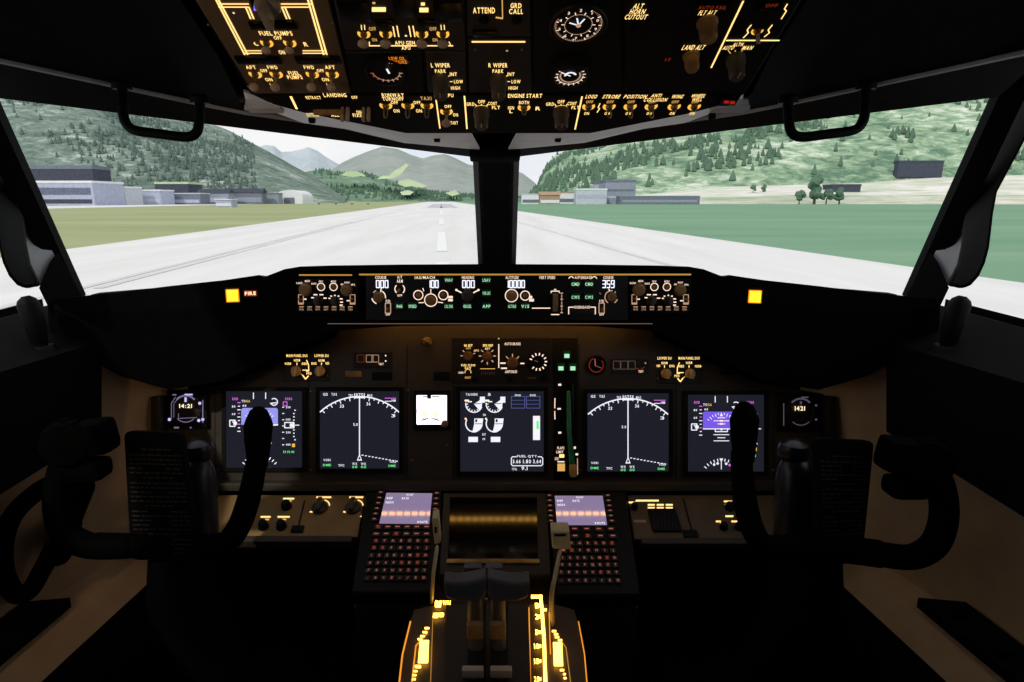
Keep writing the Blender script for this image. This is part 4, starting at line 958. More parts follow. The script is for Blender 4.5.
screws(PI, mp, [(218, 392), (218, 470), (311, 392), (311, 470), (408, 390), (447, 445), (581.5, 470), (773, 392), (773, 470), (412, 460)])
b = MB(); c = PI.L(427, 342); su, sv = PI.sc(427, 342)
b.tube([(c.x - 5 * su, c.y, .0), (c.x - 3 * su, c.y + 2 * su, .008), (c.x + 2 * su, c.y, .012), (c.x + 4 * su, c.y - 3 * su, .01)], su * 1.4, brass, 10, sub=4); b.lathe((c.x, c.y, 0), [(5 * su, 0), (4.6 * su, .004), (3 * su, .006)], brass, 16)
b.build('latch_hook', mp)
for x, y, w, h, m in ((353.5, 374, 16, 6, knobb), (442, 376, 16, 9, pan3), (382, 376, 20, 8, pan3), (240, 378, 12, 6, pan3), (262, 368, 22, 4, pan3), (730, 372, 20, 6, pan3)):
    b = MB(); PI.box(b, x, y, w, h, .003, m, .0006); b.build('placard', mp)

def display(x0, y0, x1, y1, name, label, group=None):
    t = thing(name, label, 'display screen', PI.M() @ Matrix.Translation((0, 0, .0)), group)
    b = MB(); o = [(x0 - 4, y0 - 4), (x0 - 4, y1 + 4), (x1 + 4, y1 + 4), (x1 + 4, y0 - 4)]; i = [(x0, y0), (x0, y1), (x1, y1), (x1, y0)]
    Lo_ = [PI.L(*p) for p in o]; Li = [PI.L(*p) for p in i]
    vs_ = [(p.x, p.y, z) for z in (.0004, .007) for p in Lo_] + [(p.x, p.y, .007) for p in Li] + [(p.x, p.y, .003) for p in Li]
    fs_ = []
    for k in range(4):
        j = (k + 1) % 4; fs_ += [(k, j, 4 + j, 4 + k), (4 + k, 4 + j, 8 + j, 8 + k), (8 + k, 8 + j, 12 + j, 12 + k)]
    b.add(vs_, fs_, pan3).build('bezel', t, smooth=False)
    b = MB(); PI.face(b, i, e_scr, .002, 0, .0045); t2 = b.build('screen', t, smooth=False)
    return t, t2
ZS = .0052
def fr(x0, y0, x1, y1): return lambda a, b_: (x0 + (x1 - x0) * a, y0 + (y1 - y0) * b_)
def pfd(x0, y0, x1, y1, sky_m, label, full_):
    t, sc_ = display(x0, y0, x1, y1, 'display_unit', label); f = fr(x0, y0, x1, y1); W_ = x1 - x0
    s = MB()
    s.prism([tuple(PI.L(*f(a, c))) for a, c in ((.2, .24), (.2, .44), (.68, .44), (.68, .24), (.66, .22), (.22, .22))], ZS - .0004, ZS, sky_m); s.build('sky_half', sc_, smooth=False)
    L = MB(); w = e_w
    for x in (.36, .52): PI.LN(L, [f(x, .02), f(x, .1)], .9, w, ZS)
    PI.T(L, '110', *f(.12, .1), 2.6, e_m, 5.5, ZS); PI.T(L, '5000', *f(.82, .1), 2.6, e_m, 7, ZS); PI.LN(L, [f(.75, .19), f(.75, .14), f(.8, .14), f(.8, .19), f(.75, .19)], .8, e_m, ZS)
    for k in range(9): PI.R(L, *f(.17, .15 + .047 * k), 2 if k % 2 else 3.2, .9, w if k % 3 else e_m, ZS)
    for k in range(3): PI.T(L, ('80', '60', '40')[k], *f(.1, .2 + .1 * k), 2, w, 3.4, ZS)
    PI.LN(L, [f(.05, .38), f(.12, .38), f(.12, .46), f(.05, .46), f(.05, .38)], 1, w, ZS); PI.R(L, *f(.12, .42), 3.6, 3, w, ZS)
    PI.T(L, 'TO', *f(.23, .13), 2.4, w, 4, ZS); PI.T(L, 'GA', *f(.29, .13), 2.4, e_y, 4, ZS); PI.T(L, '45', *f(.24, .19), 2, w, 4, ZS)
    PI.A(L, *f(.63, .14), 3.4, -150, 130, 1, w, ZS); PI.LN(L, [f(.58, .16), f(.66, .15)], 1, w, ZS)
    c = f(.44, .47)
    for a in range(-50, 51, 10): 
        q = math.radians(90 + a); PI.LN(L, [(c[0] + 18 * math.cos(q), c[1] - 18 * math.sin(q)), (c[0] + (16 if a % 20 else 15) * math.cos(q), c[1] - (16 if a % 20 else 15) * math.sin(q))], .7, w, ZS + .0003)
    if full_:
        PI.LN(L, [f(.2, .445), f(.68, .445)], 1, w, ZS + .0003)
        for y, hw in ((.3, .05), (.34, .1), (.38, .05), (.52, .1), (.56, .05), (.6, .1)): PI.LN(L, [f(.44 - hw, y), f(.44 + hw, y)], .8, w if y > .44 else e_mcp, ZS + .0003); 
        for y in (.34, .38): PI.R(L, *f(.44, y), 3, 1.6, e_mcp, ZS + .0003)
        PI.LN(L, [f(.36, .44), f(.36, .48), f(.52, .48), f(.52, .44)], 1, w, ZS + .0003); PI.dot(L, *f(.44, .45), 1.2, w, ZS + .0004)
    L.add([(*PI.L(*f(.44, .23)), ZS + .0003), (*PI.L(*f(.42, .28)), ZS + .0003), (*PI.L(*f(.46, .28)), ZS + .0003)], [(0, 1, 2)], w)
    PI.LN(L, [f(.6, .445), f(.68, .44)], 1.3, w, ZS + .0004)
    for k in range(7): PI.R(L, *f(.75, .21 + .082 * k), 2, .8, w, ZS)
    for k in range(4): PI.T(L, ('200', '000', '200', '400')[k], *f(.815, (.21, .37, .54, .7)[k]), 2, w, 4.6, ZS)
    PI.LN(L, [f(.77, .41), f(.89, .41), f(.89, .48), f(.77, .48), f(.77, .41)], 1, w, ZS); PI.R(L, *f(.86, .445), 3.6, 3.6, w, ZS)
    for k in range(10): PI.R(L, *f(.89 + (.015 if k in (0, 9) else 0), .25 + .043 * k), 1.4, 1.1, w, ZS)
    PI.LN(L, [f(.9, .445), f(.96, .445)], .8, w, ZS); PI.R(L, *f(.885, .71), 3, 3.4, e_y, ZS); PI.T(L, '29.92 IN', *f(.82, .795), 2.2, e_g, 11, ZS)
    PI.dot(L, *f(.59, .68), .9, e_m, ZS)
    c = f(.44, 1.12)
    for a in range(-50, 51, 10):
        q = math.radians(90 + a); r0 = 22; PI.LN(L, [(c[0] + r0 * math.cos(q), c[1] - r0 * math.sin(q)), (c[0] + (r0 - 2.6) * math.cos(q), c[1] - (r0 - 2.6) * math.sin(q))], .9, w, ZS)
    for a, m_ in ((-28, e_m), (-16, w), (24, w), (12, w)):
        q = math.radians(90 + a); PI.dot(L, c[0] + 17.6 * math.cos(q), c[1] - 17.6 * math.sin(q), 1.3, m_, ZS)
    PI.LN(L, [f(.44, .85), f(.44, .97)], .8, w, ZS); L.add([(*PI.L(*f(.44, .88)), ZS), (*PI.L(*f(.415, .83)), ZS), (*PI.L(*f(.465, .83)), ZS)], [(0, 2, 1)], w)
    L.build('flight_symbols', sc_)
def nd(x0, y0, x1, y1, label):
    t, sc_ = display(x0, y0, x1, y1, 'display_unit', label); f = fr(x0, y0, x1, y1); L = MB(); w = e_w
    c = f(.5, .82); R = .75 * (y1 - y0); a0, a1 = 90 - 43, 90 + 43
    PI.A(L, c[0], c[1], R, a0, a1, 1.3, w, ZS, n=40)
    for k in range(-8, 9):
        q = math.radians(90 + k * 5); ln = 3.6 if k % 2 == 0 else 2
        PI.LN(L, [(c[0] + R * math.cos(q), c[1] - R * math.sin(q)), (c[0] + (R - ln) * math.cos(q), c[1] - (R - ln) * math.sin(q))], .9, w, ZS)
    for k, s in ((-38, '33'), (-20, '36'), (-8, '3'), (20, '6')):
        q = math.radians(90 + k)
    for k, s in ((20, '33'), (-10, '36'), (-41, '3')):
        q = math.radians(90 + k); PI.T(L, s, c[0] + (R - 6.4) * math.cos(q), c[1] - (R - 6.4) * math.sin(q), 3, w, 4, ZS)
    PI.LN(L, [c, (c[0], c[1] - R)], 1.1, w, ZS)
    L.add([(*PI.L(c[0], c[1] - 1), ZS)] + [(*PI.L(c[0] - 2.6, c[1] + 6), ZS), (*PI.L(c[0] + 2.6, c[1] + 6), ZS)] + [(*PI.L(c[0], c[1] + 1.6), ZS), (*PI.L(c[0] - 1.4, c[1] + 4.8), ZS), (*PI.L(c[0] + 1.4, c[1] + 4.8), ZS)], [(0, 1, 4, 3), (1, 2, 5, 4), (2, 0, 3, 5)], w)
    for k in range(11): PI.R(L, c[0] + 3 + k * 3.4, c[1] + .6 + k * .6, 2, .9, w, ZS)
    PI.T(L, 'GS', *f(.07, .04), 2.6, w, 4.6, ZS); PI.T(L, 'TAS', *f(.18, .04), 2.6, w, 5.4, ZS); PI.T(L, 'TRK', *f(.39, .055), 2.6, w, 4.6, ZS); PI.T(L, 'MAG', *f(.63, .055), 2.6, w, 5, ZS)
    PI.LN(L, [f(.44, .03), f(.44, .085), f(.56, .085), f(.56, .03)], .9, w, ZS); PI.T(L, '075', *f(.5, .05), 3.6, w, 7, ZS)
    PI.LN(L, [f(.82, .09), f(.96, .09)], .7, e_m, ZS); PI.T(L, 'NM', *f(.93, .12), 2.4, w, 4, ZS); PI.LN(L, [f(.82, .13), f(.9, .13)], .7, w, ZS)
    PI.T(L, '5.0', *f(.45, .43), 2.6, w, 4.4, ZS)
    PI.T(L, 'VOR1', *f(.09, .89), 2.2, w, 7, ZS); PI.T(L, 'DME', *f(.09, .955), 2.2, e_g, 8, ZS); PI.T(L, 'TFC', *f(.27, .96), 2.2, w, 6, ZS)
    for x in (.44, .55): PI.T(L, 'WX', *f(x, .94), 2.4, w, 5, ZS); PI.T(L, '00', *f(x, .98), 2.2, e_g, 5, ZS)
    PI.T(L, 'VOR2', *f(.92, .91), 2.4, w, 6.6, ZS); PI.T(L, 'DME', *f(.91, .965), 2.2, e_g, 7, ZS)
    L.build('map_symbols', sc_)
pfd(227, 391, 303, 467, e_skyL, 'flight display with lavender sky block beside the bright lavender-edged clock', False)
pfd(687, 394.5, 763, 471, e_skyR, 'flight display with violet sky block and full white pitch ladder', True)
nd(320.5, 391, 399.5, 468, 'black map display with white compass arc next to the bright white standby display')
nd(587, 393, 668, 471, 'black map display with white compass arc next to the green-lit gear lever panel')
# engine display
t, sc_ = display(460.5, 391, 543.5, 471, 'display_unit', 'centre engine display with four white dial arcs and a fuel quantity box'); f = fr(455, 385, 550, 480); L = MB()
fx = lambda a, b_: (455 + a * 95 / 682, 385 + b_ * 95 / 682)
for x in (137, 283):
    c = fx(x, 135)
    PI.A(L, *c, 8.2, 170, 340, 1.1, e_w, ZS)
    L.poly([PI.L(*c)] + [PI.L(c[0] + 8 * math.cos(math.radians(a)), c[1] - 8 * math.sin(math.radians(a))) for a in range(-50, 46, 12)], ZS, e_w)
    for a in range(180, 320, 24): q = math.radians(a); PI.LN(L, [(c[0] + 8 * math.cos(q), c[1] - 8 * math.sin(q)), (c[0] + 6 * math.cos(q), c[1] - 6 * math.sin(q))], .8, e_w, ZS)
    PI.R(L, *fx(x + 60, 104), 5, 6, e_w, ZS); PI.R(L, *fx(x - 52, 110), 4, 1.6, e_redt, ZS); PI.R(L, *fx(x - 30, 118), 4, 1.2, e_w, ZS); PI.R(L, *fx(x + 18, 112), 1.6, 2.6, e_scr, ZS + .0004)
    PI.R(L, *fx(x + 28, 132), 6, .7, e_scr, ZS + .0004)
    c2 = fx(x, 275); PI.A(L, *c2, 8.2, 150, 290, 1.2, e_w, ZS)
    L.poly([PI.L(*fx(x + 2, 238)), PI.L(*fx(x + 2, 275)), PI.L(*fx(x - 12, 336))] + [PI.L(c2[0] + 8.6 * math.cos(math.radians(a)), c2[1] - 8.6 * math.sin(math.radians(a))) for a in range(-80, 6, 14)] + [PI.L(*fx(x + 66, 238))], ZS, e_w)
    PI.R(L, *fx(x + 16, 254), 2, 2.8, e_scr, ZS + .0004); PI.R(L, *fx(x + 32, 276), 7, .7, e_scr, ZS + .0004); PI.R(L, *fx(x - 60, 240), 1.6, 1.6, e_redt, ZS)
    PI.R(L, *fx(x + (-6 if x < 200 else 8), 388), 9.4, 5.2, e_w, ZS)
PI.T(L, 'TAI', *fx(95, 66), 2.4, e_w, 4.6, ZS); PI.T(L, '101', *fx(140, 66), 2.4, e_w, 5.6, ZS); PI.T(L, '5', *fx(246, 66), 2.6, e_w, 3, ZS); PI.T(L, 'N1', *fx(211, 212), 2.2, e_w, 2.6, ZS); PI.T(L, 'EGT', *fx(209, 352), 2.2, e_w, 3.6, ZS); PI.T(L, 'FF', *fx(208, 386), 2, e_w, 2.6, ZS)
e_fr = em('frame_blue', (110, 116, 190), .5)
for x in (404, 512):
    PI.LN(L, [fx(x, 80), fx(x, 164), fx(x + 96, 164), fx(x + 96, 80), fx(x, 80)], .7, e_fr, ZS)
    for y in (108, 136): PI.LN(L, [fx(x, y), fx(x + 96, y)], .5, e_fr, ZS)
    PI.T(L, 'ENG', *fx(x + 46, 72), 1.8, e_w, 5.6, ZS)
PI.R(L, *fx(584, 306), 7, 24, e_w, ZS); PI.R(L, *fx(592, 284), 2.4, 8, e_g, ZS + .0004)
PI.LN(L, [fx(440, 512), fx(412, 512), fx(404, 522), fx(404, 566), fx(412, 576), fx(618, 576), fx(628, 566), fx(628, 522), fx(618, 512), fx(594, 512)], .9, e_w, ZS)
PI.T(L, 'FUEL QTY', *fx(516, 508), 2.2, e_w, 20, ZS)
for x, s in ((442, '3.66'), (516, '1.80'), (588, '3.64')): PI.T(L, s, *fx(x, 545), 3.6, e_w, 8, ZS)
PI.T(L, 'TOTAL', *fx(426, 600), 2.2, e_w, 5, ZS); PI.T(L, '9.1', *fx(498, 594), 3.6, e_w, 6, ZS); PI.T(L, 'KGS', *fx(498, 624), 1.6, e_w, 5, ZS); PI.T(L, 'TAT', *fx(426, 624), 1.4, e_fr, 4, ZS)
L.build('engine_symbols', sc_)
# standby display
t = thing('standby_display', 'small glaring white square standby display with a round brown knob at its corner', 'display screen', PI.M())
b = MB(); PI.box(b, 432, 410, 36, 40, .0056, pan3, .001, .0004); b.build('bezel', t)
b = MB(); PI.box(b, 432, 409.5, 30, 29, .002, e_sp, .0002, .005); b.build('screen', t)
L = MB(); z = .0074
PI.R(L, 429.5, 396.4, 4, 3.4, pan3, z); PI.LN(L, [(422, 398.6), (440, 398.6)], .6, lever, z); PI.R(L, 425.4, 396.4, 5, 1.2, pad, z); PI.R(L, 436, 396.4, 8, 1.2, pad, z)
for sx in (-1, 1):
    PI.LN(L, [(430.6 + sx * 2, 418), (430.6 + sx * 8.6, 420)], 1.2, pan2, z); PI.LN(L, [(430.6 + sx * 4, 417), (430.6 + sx * 8.4, 418.6)], .7, pan2, z)
    PI.dot(L, 430.6 + sx * 5.6, 414, 3, em('pale_yellow', (250, 240, 190), 1.3), z)
    PI.LN(L, [(430.6 + sx * 15, 410), (430.6 + sx * 11.6, 410)], .6, pad, z); PI.LN(L, [(430.6 + sx * 14, 412), (430.6 + sx * 11.6, 412)], .6, pad, z)
L.build('symbols', t); knob(PI, t, 445, 423, 4, None, knobb, 'round', .016)
# clocks
def clock(x, y, m1, label, dim):
    t = thing('panel_clock', label, 'clock', PI.M())
    b = MB(); PI.box(b, x, y, 40, 38, .0116, pan3, .002, .0004); b.build('case', t)
    c = PI.L(x, y); su, sv = PI.sc(x, y); b = MB().lathe((c.x, c.y, .012), [(16 * su, 0), (16 * su, .003), (14 * su, .004), (13.4 * su, .001)], pan2, 8); b.build('octagonal_bezel', t, smooth=False)
    L = MB(); z = .0172
    PI.A(L, x, y - 2, 11.6, 40, 140, 1.7, m1, z); PI.A(L, x, y + 1, 11.6, 225, 315, .8, m1, z)
    if not dim:
        PI.LN(L, [(x - 14, y + 9), (x - 14, y - 6), (x - 10, y - 12)], .7, m1, z); PI.LN(L, [(x - 11.6, y + 8), (x - 11.6, y - 6), (x - 7.6, y - 10)], .5, m1, z)
        for p in ((x - 16, y + 10), (x + 14, y - 6), (x + 17, y + 10), (x + 13, y + 11)): PI.dot(L, *p, 1.6, e_lav, z)
        PI.R(L, x + 3, y - 14.6, 8, 1.4, e_lav, z); PI.R(L, x - 11, y - 14.4, 4, 1.2, m1, z); PI.R(L, x - 9, y + 18, 5, 1.6, m1, z); PI.R(L, x + 5, y + 18, 2, 1.2, m1, z)
        PI.R(L, x, y - 9.6, 2.2, 4.6, e_lav, z); PI.LN(L, [(x - 7, y + 4), (x - 7, y + 9), (x + 11, y + 8)], .6, m1, z)
        PI.T(L, '14:21', x, y - 3.4, 3.8, e_clk, 12.5, z)
    else:
        for p in ((x + 15, y - 7), (x + 15, y + 7)): PI.dot(L, *p, 1.2, m1, z)
        PI.R(L, x + 4, y - 15, 7, 1.2, m1, z); PI.R(L, x, y - 9.6, 2, 3, m1, z)
        PI.T(L, '1421', x - 1, y - 4, 4.2, e_clk, 10, z)
    PI.LN(L, [(x + (17 if not dim else -17), y - 9), (x + (17 if not dim else -17), y + 13)], 1, m1, z)
    L.build('clock_face', t)
e_lavd = em('clock_lavender_dim', (150, 136, 176), .6)
clock(189.5, 408.5, e_lavd, 'square panel clock with bright lavender edges lit all round its face', False)
clock(797, 411.5, em('clock_rim_dim', (110, 98, 120), .5), 'dim square panel clock whose only bright mark is a short amber number', True)
# display selectors
def selector(x0, y0, mirror, label):
    t, L = module('display_selector', label, [(x0, y0), (x0, y0 + 29), (x0 + 45, y0 + 29), (x0 + 45, y0)], pan2, P=PI, th=.0026)
    X = (lambda a: x0 + 45 - a) if mirror else (lambda a: x0 + a)
    PI.T(L, 'MAIN PANEL DUS', X(13), y0 + 3.6, 2.6, e_oh, 21); PI.T(L, 'LOWER DU', X(37.5), y0 + 3.6, 2.6, e_oh, 14)
    for a, y, s, w in ((4, 11.6, 'NORM', 6), (13, 8.2, 'NORM', 6), (20.6, 11.6, 'INBD', 5.4), (30, 11.4, 'ENG', 5), (37.5, 8.4, 'NORM', 6), (43.4, 11.2, 'ND', 3.6), (25, 21.4, 'PFD', 5)): PI.T(L, s, X(a), y0 + y, 2.4, e_oh, w)
    PI.LN(L, [(X(22.6), y0 + 8), (X(24.6), y0 + 13), (X(24.8), y0 + 19), (X(22), y0 + 19)], .9, e_oh); PI.LN(L, [(X(18.6), y0 + 18), (X(25), y0 + 18)], .8, e_oh)
    PI.LN(L, [(X(19), y0 + 23.4), (X(21.6), y0 + 27), (X(24.4), y0 + 23.8)], 1.2, e_oh); PI.LN(L, [(X(17), y0 + 22), (X(20), y0 + 24)], .8, e_oh2)
    for a in (13, 37.5): PI.LN(L, [(X(a), y0 + 10.6), (X(a), y0 + 13)], .8, e_oh)
    L.build('lettering', t)
    for a in (12, 36): knob(PI, t, X(a), y0 + 19, 5, None, mat('knob_tan', (240, 196, 130), .5, scale=60), 'bar', .02)
    screws(PI, t, [(X(44) if not mirror else X(44), y0 + 24)], 1.2)
selector(284.5, 352, False, 'display selector plate with two tan knobs nearer the bright standby display')
selector(656.5, 354.5, True, 'display selector plate with two tan knobs between gear lever and violet flight display')
# autoflight status annunciators
t, L = module('flight_mode_lights', 'row of small unlit square windows with thin gold outlines above the map display', [(354, 352), (354, 368), (392, 368), (392, 352)], pan2, P=PI, th=.0026)
for k, x in enumerate((361, 370, 375.6)): PI.LN(L, [(x - 3.4, 355), (x + 3.4, 355), (x + 3.4, 362), (x - 3.4, 362), (x - 3.4, 355)], .5, e_mcp2 if k else e_key2)
PI.dot(L, 386, 355.6, .8, e_mcp); PI.dot(L, 386, 361, .8, e_mcp); PI.T(L, 'TEST', 381.4, 364, 2, e_mcp, 5); L.build('lettering', t)
t, L = module('flight_mode_lights', 'row of faint square windows between the red-ringed gauge and a selector plate', [(611, 359), (611, 374), (648, 374), (648, 359)], pan2, P=PI, th=.0026)
for x in (616.5, 624, 631.4): PI.LN(L, [(x - 3.4, 361), (x + 3.4, 361), (x + 3.4, 369), (x - 3.4, 369), (x - 3.4, 361)], .45, e_edge2)
PI.LN(L, [(636, 368), (640, 370), (644, 367)], .8, e_key2); PI.T(L, 'TEST', 640.5, 371.4, 2, e_mcp, 5); PI.dot(L, 645, 363, .8, e_mcp2); L.build('lettering', t)
# brake pressure gauge
t = thing('brake_gauge', 'small round brake pressure gauge with a dim red arc', 'gauge', PI.M()); c = PI.L(596, 365); su, sv = PI.sc(596, 365)
MB().lathe((c.x, c.y, 0), [(10 * su, 0), (10 * su, .006), (9 * su, .008), (8.4 * su, .003)], pan3, 28).build('bezel', t)
L = MB(); PI.A(L, 596, 365, 7, 110, 300, 1, e_key2, .0036); PI.LN(L, [(594.6, 359), (595, 366)], 1, e_key, .005); PI.LN(L, [(596, 366), (601, 368)], .8, e_edge2, .005); PI.A(L, 596, 365, 7, 300, 400, .6, e_orr, .0036); L.build('dial', t)
# centre forward panel
t, L = module('autobrake_panel', 'centre panel with speed reference knobs, auto brake knob and round flap gauge', [(452, 338), (452, 384), (552, 384), (552, 338)], pan2, P=PI, th=.0026)
f5 = lambda a, b_: (440 + a * 140 / 1024, 330 + b_ * 70 / 512)
PI.T(L, 'N1 SET', *f5(208, 113), 2.4, e_oh, 8.4); PI.T(L, 'OFF', *f5(208, 134), 1.8, e_oh2, 5); PI.T(L, 'SPD REF', *f5(350, 113), 2.4, e_oh, 10); PI.T(L, 'SET', *f5(348, 136), 1.8, e_oh, 5); PI.T(L, 'AUTO', *f5(266, 150), 1.8, e_oh, 5)
PI.T(L, 'AUTO BRAKE', *f5(530, 101), 2.6, e_mcp, 16); PI.T(L, 'ANTISKID', *f5(520, 304), 2.6, e_mcp, 12); PI.LN(L, [f5(430, 105), f5(430, 275)], 1, e_mcp); PI.dot(L, *f5(430, 63), .9, e_mcp2)
PI.T(L, 'FUEL FLOW', *f5(208, 257), 2.2, e_oh, 14); PI.T(L, 'RATE', *f5(205, 278), 2, e_oh, 6); PI.T(L, 'USED', *f5(154, 311), 2, e_mcp, 5); PI.A(L, *f5(205, 308), 3, -20, 200, 1, e_oh2); PI.T(L, 'RESET', *f5(205, 347), 2, e_oh2, 6)
for a in (0, 45, 90, 135, 180, 225, 270, 315):
    q = math.radians(a); x, y = f5(346, 190); PI.LN(L, [(x + 6 * math.cos(q), y - 6 * math.sin(q)), (x + 8.4 * math.cos(q), y - 8.4 * math.sin(q))], 1.1, e_mcp2)
for a in (135, 180, 20): q = math.radians(a); x, y = f5(206, 188); PI.LN(L, [(x + 5.6 * math.cos(q), y - 5.6 * math.sin(q)), (x + 7.4 * math.cos(q), y - 7.4 * math.sin(q))], 1, e_mcp2)
for a, s in ((135, '1'), (90, '2'), (45, '3')): q = math.radians(a); x, y = f5(530, 240); PI.LN(L, [(x + 6 * math.cos(q), y - 6 * math.sin(q)), (x + 9 * math.cos(q), y - 9 * math.sin(q))], 1, e_mcp2)
PI.R(L, *f5(602, 244), 4, 1.3, e_mcp); PI.R(L, *f5(460, 242), 5.4, 1.4, e_mcp); PI.R(L, *f5(468, 279), 6, 1.4, e_mcp)
for k in range(12):
    q = math.radians(-130 + 290 * k / 11); x, y = f5(716, 232); PI.LN(L, [(x + 6.6 * math.cos(q), y - 6.6 * math.sin(q)), (x + 8.8 * math.cos(q), y - 8.8 * math.sin(q))], 1.2, e_mcp, .006)
PI.LN(L, [f5(716, 232), f5(690, 222)], .7, e_edge2, .006)
for y in (283,): PI.LN(L, [f5(295, y), f5(402, y)], .7, e_oh2)
for k in range(7): PI.LN(L, [f5(305 + 15 * k, 305), f5(305 + 15 * k, 325)], .5, pad)
PI.R(L, *f5(670, 350), 8, 1, knobb)
L.build('lettering', t)
for p, r in ((f5(206, 188), 4.6), (f5(346, 190), 4.6), (f5(530, 240), 5.6)): knob(PI, t, *p, r, None, mat('knob_copper', (138, 92, 52), .5, scale=60), 'round', .014)
c = PI.L(*f5(716, 232)); MB().lathe((c.x, c.y, 0), [(11.6 * su, 0), (11.6 * su, .006), (10.6 * su, .0075), (10 * su, .004), (0.1 * su, .004)], pan3, 32).build('flap_gauge', t)
for p in (f5(510, 355), f5(765, 350), f5(255, 358)): knob(PI, t, *p, 3, None, pan3, 'round', .008, name='push_button')
# landing gear panel
t, L = module('gear_panel', 'narrow landing gear panel with three green lights and a wheel-tipped lever', [(553.5, 338), (553.5, 479.4), (577.5, 479.4), (577.5, 338)], pan3, P=PI, th=.0026)
for x, y in ((566.5, 355.8), (560.6, 368.2), (572.4, 368.2)):
    b = MB(); PI.box(b, x, y - 1, 8, 8.6, .004, pan2, .0006); PI.R(b, x, y - 1, 7.2, 7.8, e_grnd, .0042); PI.R(b, x, y, 5, 4, e_grn, .0046); b.build('gear_light', t)
for x, y, w, h in ((559.6, 384.6, 3, 2), (559, 408.6, 3.4, 1.6), (559.6, 432.4, 3, 2), (574.6, 447.4, 2, 2.4), (576.6, 454, 2.6, 2)): PI.R(L, x, y, w, h, e_mcp)
PI.LN(L, [(554.8, 398), (554.6, 408)], 1, e_mcp); PI.LN(L, [(554.6, 411), (554.8, 419)], 1, e_mcp); PI.LN(L, [(577.2, 458), (577.4, 474)], .9, e_mcp2)
PI.T(L, 'FLAPS', 560.6, 447.6, 2.6, e_mcp, 7); PI.T(L, 'LIMIT', 559.6, 451.6, 2.6, e_mcp, 7); PI.R(L, 561.6, 455.6, 5, 3.4, e_oh); PI.R(L, 556.6, 458.4, 4, 3, e_mcp2); PI.R(L, 560.8, 461.4, 7, 1.2, e_mcp); PI.R(L, 561, 467, 7.4, 7.6, e_oh2)
L.build('lettering', t)
b = MB(); PI.box(b, 569.5, 425, 7, 84, .006, annun, .0012); b.build('lever_slot', t)
a0 = PI.L(568, 392); a1 = PI.L(571, 468)
grm = mat('lever_green', (28, 120, 62), .3, scale=30, spec=.6)
MB().tube([(a0.x, a0.y, .008), (a0.x, (a0.y + a1.y) / 2, .018), (a1.x, a1.y, .03)], [.005, .0055, .006], grm, 12).build('gear_lever', t)
MB().lathe((a1.x - .007, a1.y + .002, .034), [(.004, 0), (.012, .0), (.0135, .004), (.0135, .010), (.012, .014), (.004, .014)], mat('lever_wheel', (170, 124, 66), .5, scale=40), 24, axis=(1, 0, 0)).build('lever_wheel', t)
# ======================= pedestal =======================
PP = pr_
t0, L = module('lower_knob_panel', 'tan-lit lower panel with three small knobs and two big bar knobs', [(207, 496), (200, 538), (358, 538), (365, 496)], mat('lower_panel_tan', (150, 120, 74), .5, var=.12, scale=25), P=PP, th=.008)
for x, y, w in ((289, 499.8, 11), (266, 518, 10), (284, 518, 12), (324, 498.4, 15), (356.5, 498.4, 14)): PP.R(L, x, y, w, 1.6, e_oh)
for x, y in ((290, 502), (267.5, 520.6), (284.5, 520.6)): PP.R(L, x, y, 4, 1.6, e_oh2)
for x, y in ((320.5, 508), (354, 508)): PP.A(L, x, y, 9, 10, 75, 1.1, e_oh); PP.R(L, x - 7, y + 5, 7, 1.4, e_oh)
PP.dot(L, 242.5, 512, 1.2, e_oh); PP.dot(L, 361, 517.6, .8, e_oh)
L.build('lettering', t0)
for x, y, r in ((287, 508, 5), (264, 528, 5), (282, 528, 5)): knob(PP, t0, x, y, r, None, pan3, 'round', .016)
for x, y in ((320, 509), (353, 509)): knob(PP, t0, x, y, 8, None, knobm, 'bar', .018)
b = MB(); PP.LN(b, [(305, 502), (298, 531)], 1.6, pan3, .001); b.build('panel_seam', t0)
b = MB(); PP.box(b, 298, 531, 12, 6, .006, pan3, .001); b.build('hinge_catch', t0)
b = MB(); PP.box(b, 276, 542, 152, 6, .02, pan, .002, -.012); b.build('front_lip', t0)
t0, L = module('lower_knob_panel', 'dark brown lower panel with a square black speaker grille', [(627, 496), (634, 540), (786, 540), (778, 496)], mat('lower_panel_brown', (100, 80, 54), .5, var=.12, scale=25), P=PP, th=.008)
for x, y, w in ((632, 503.6, 7), (647, 501.8, 23), (651, 506, 7), (660, 506, 7), (669, 506, 7), (651, 509, 7), (660, 509, 7), (669, 509, 7), (727.5, 502.6, 8), (718, 522.6, 5), (734, 522.6, 6), (729, 517.4, 8)): PP.R(L, x, y, w, 1.7, e_oh)
PP.A(L, 729, 508, 4, 80, 200, 1, e_oh); PP.LN(L, [(736, 522), (737, 526)], 1, e_oh); PP.LN(L, [(718, 522), (722, 526)], 1, e_oh2); PP.T(L, 'FLOOD', 640, 522.4, 2.4, e_edge2, 11)
L.build('lettering', t0)
b = MB(); PP.box(b, 664, 522, 28, 22, .006, pan3, .001)
for k in range(7):
    PP.LN(b, [(653 + k * 3.6, 512.5), (653.6 + k * 3.7, 531)], .6, pan2, .0066)
b.build('speaker_grille', t0)
for x, y, r in ((729, 509, 4.6), (723, 529, 4), (738, 529, 4), (634, 509, 3.4)): knob(PP, t0, x, y, r, None, pan3, 'round', .014)
b = MB(); PP.LN(b, [(683, 500), (692, 534)], 1.6, pan3, .001); b.build('panel_seam', t0)
b = MB(); PP.box(b, 690, 536, 14, 7, .006, pan3, .001); b.build('hinge_catch', t0)
b = MB(); PP.box(b, 714, 544, 146, 6, .02, pan, .002, -.012); b.build('front_lip', t0)

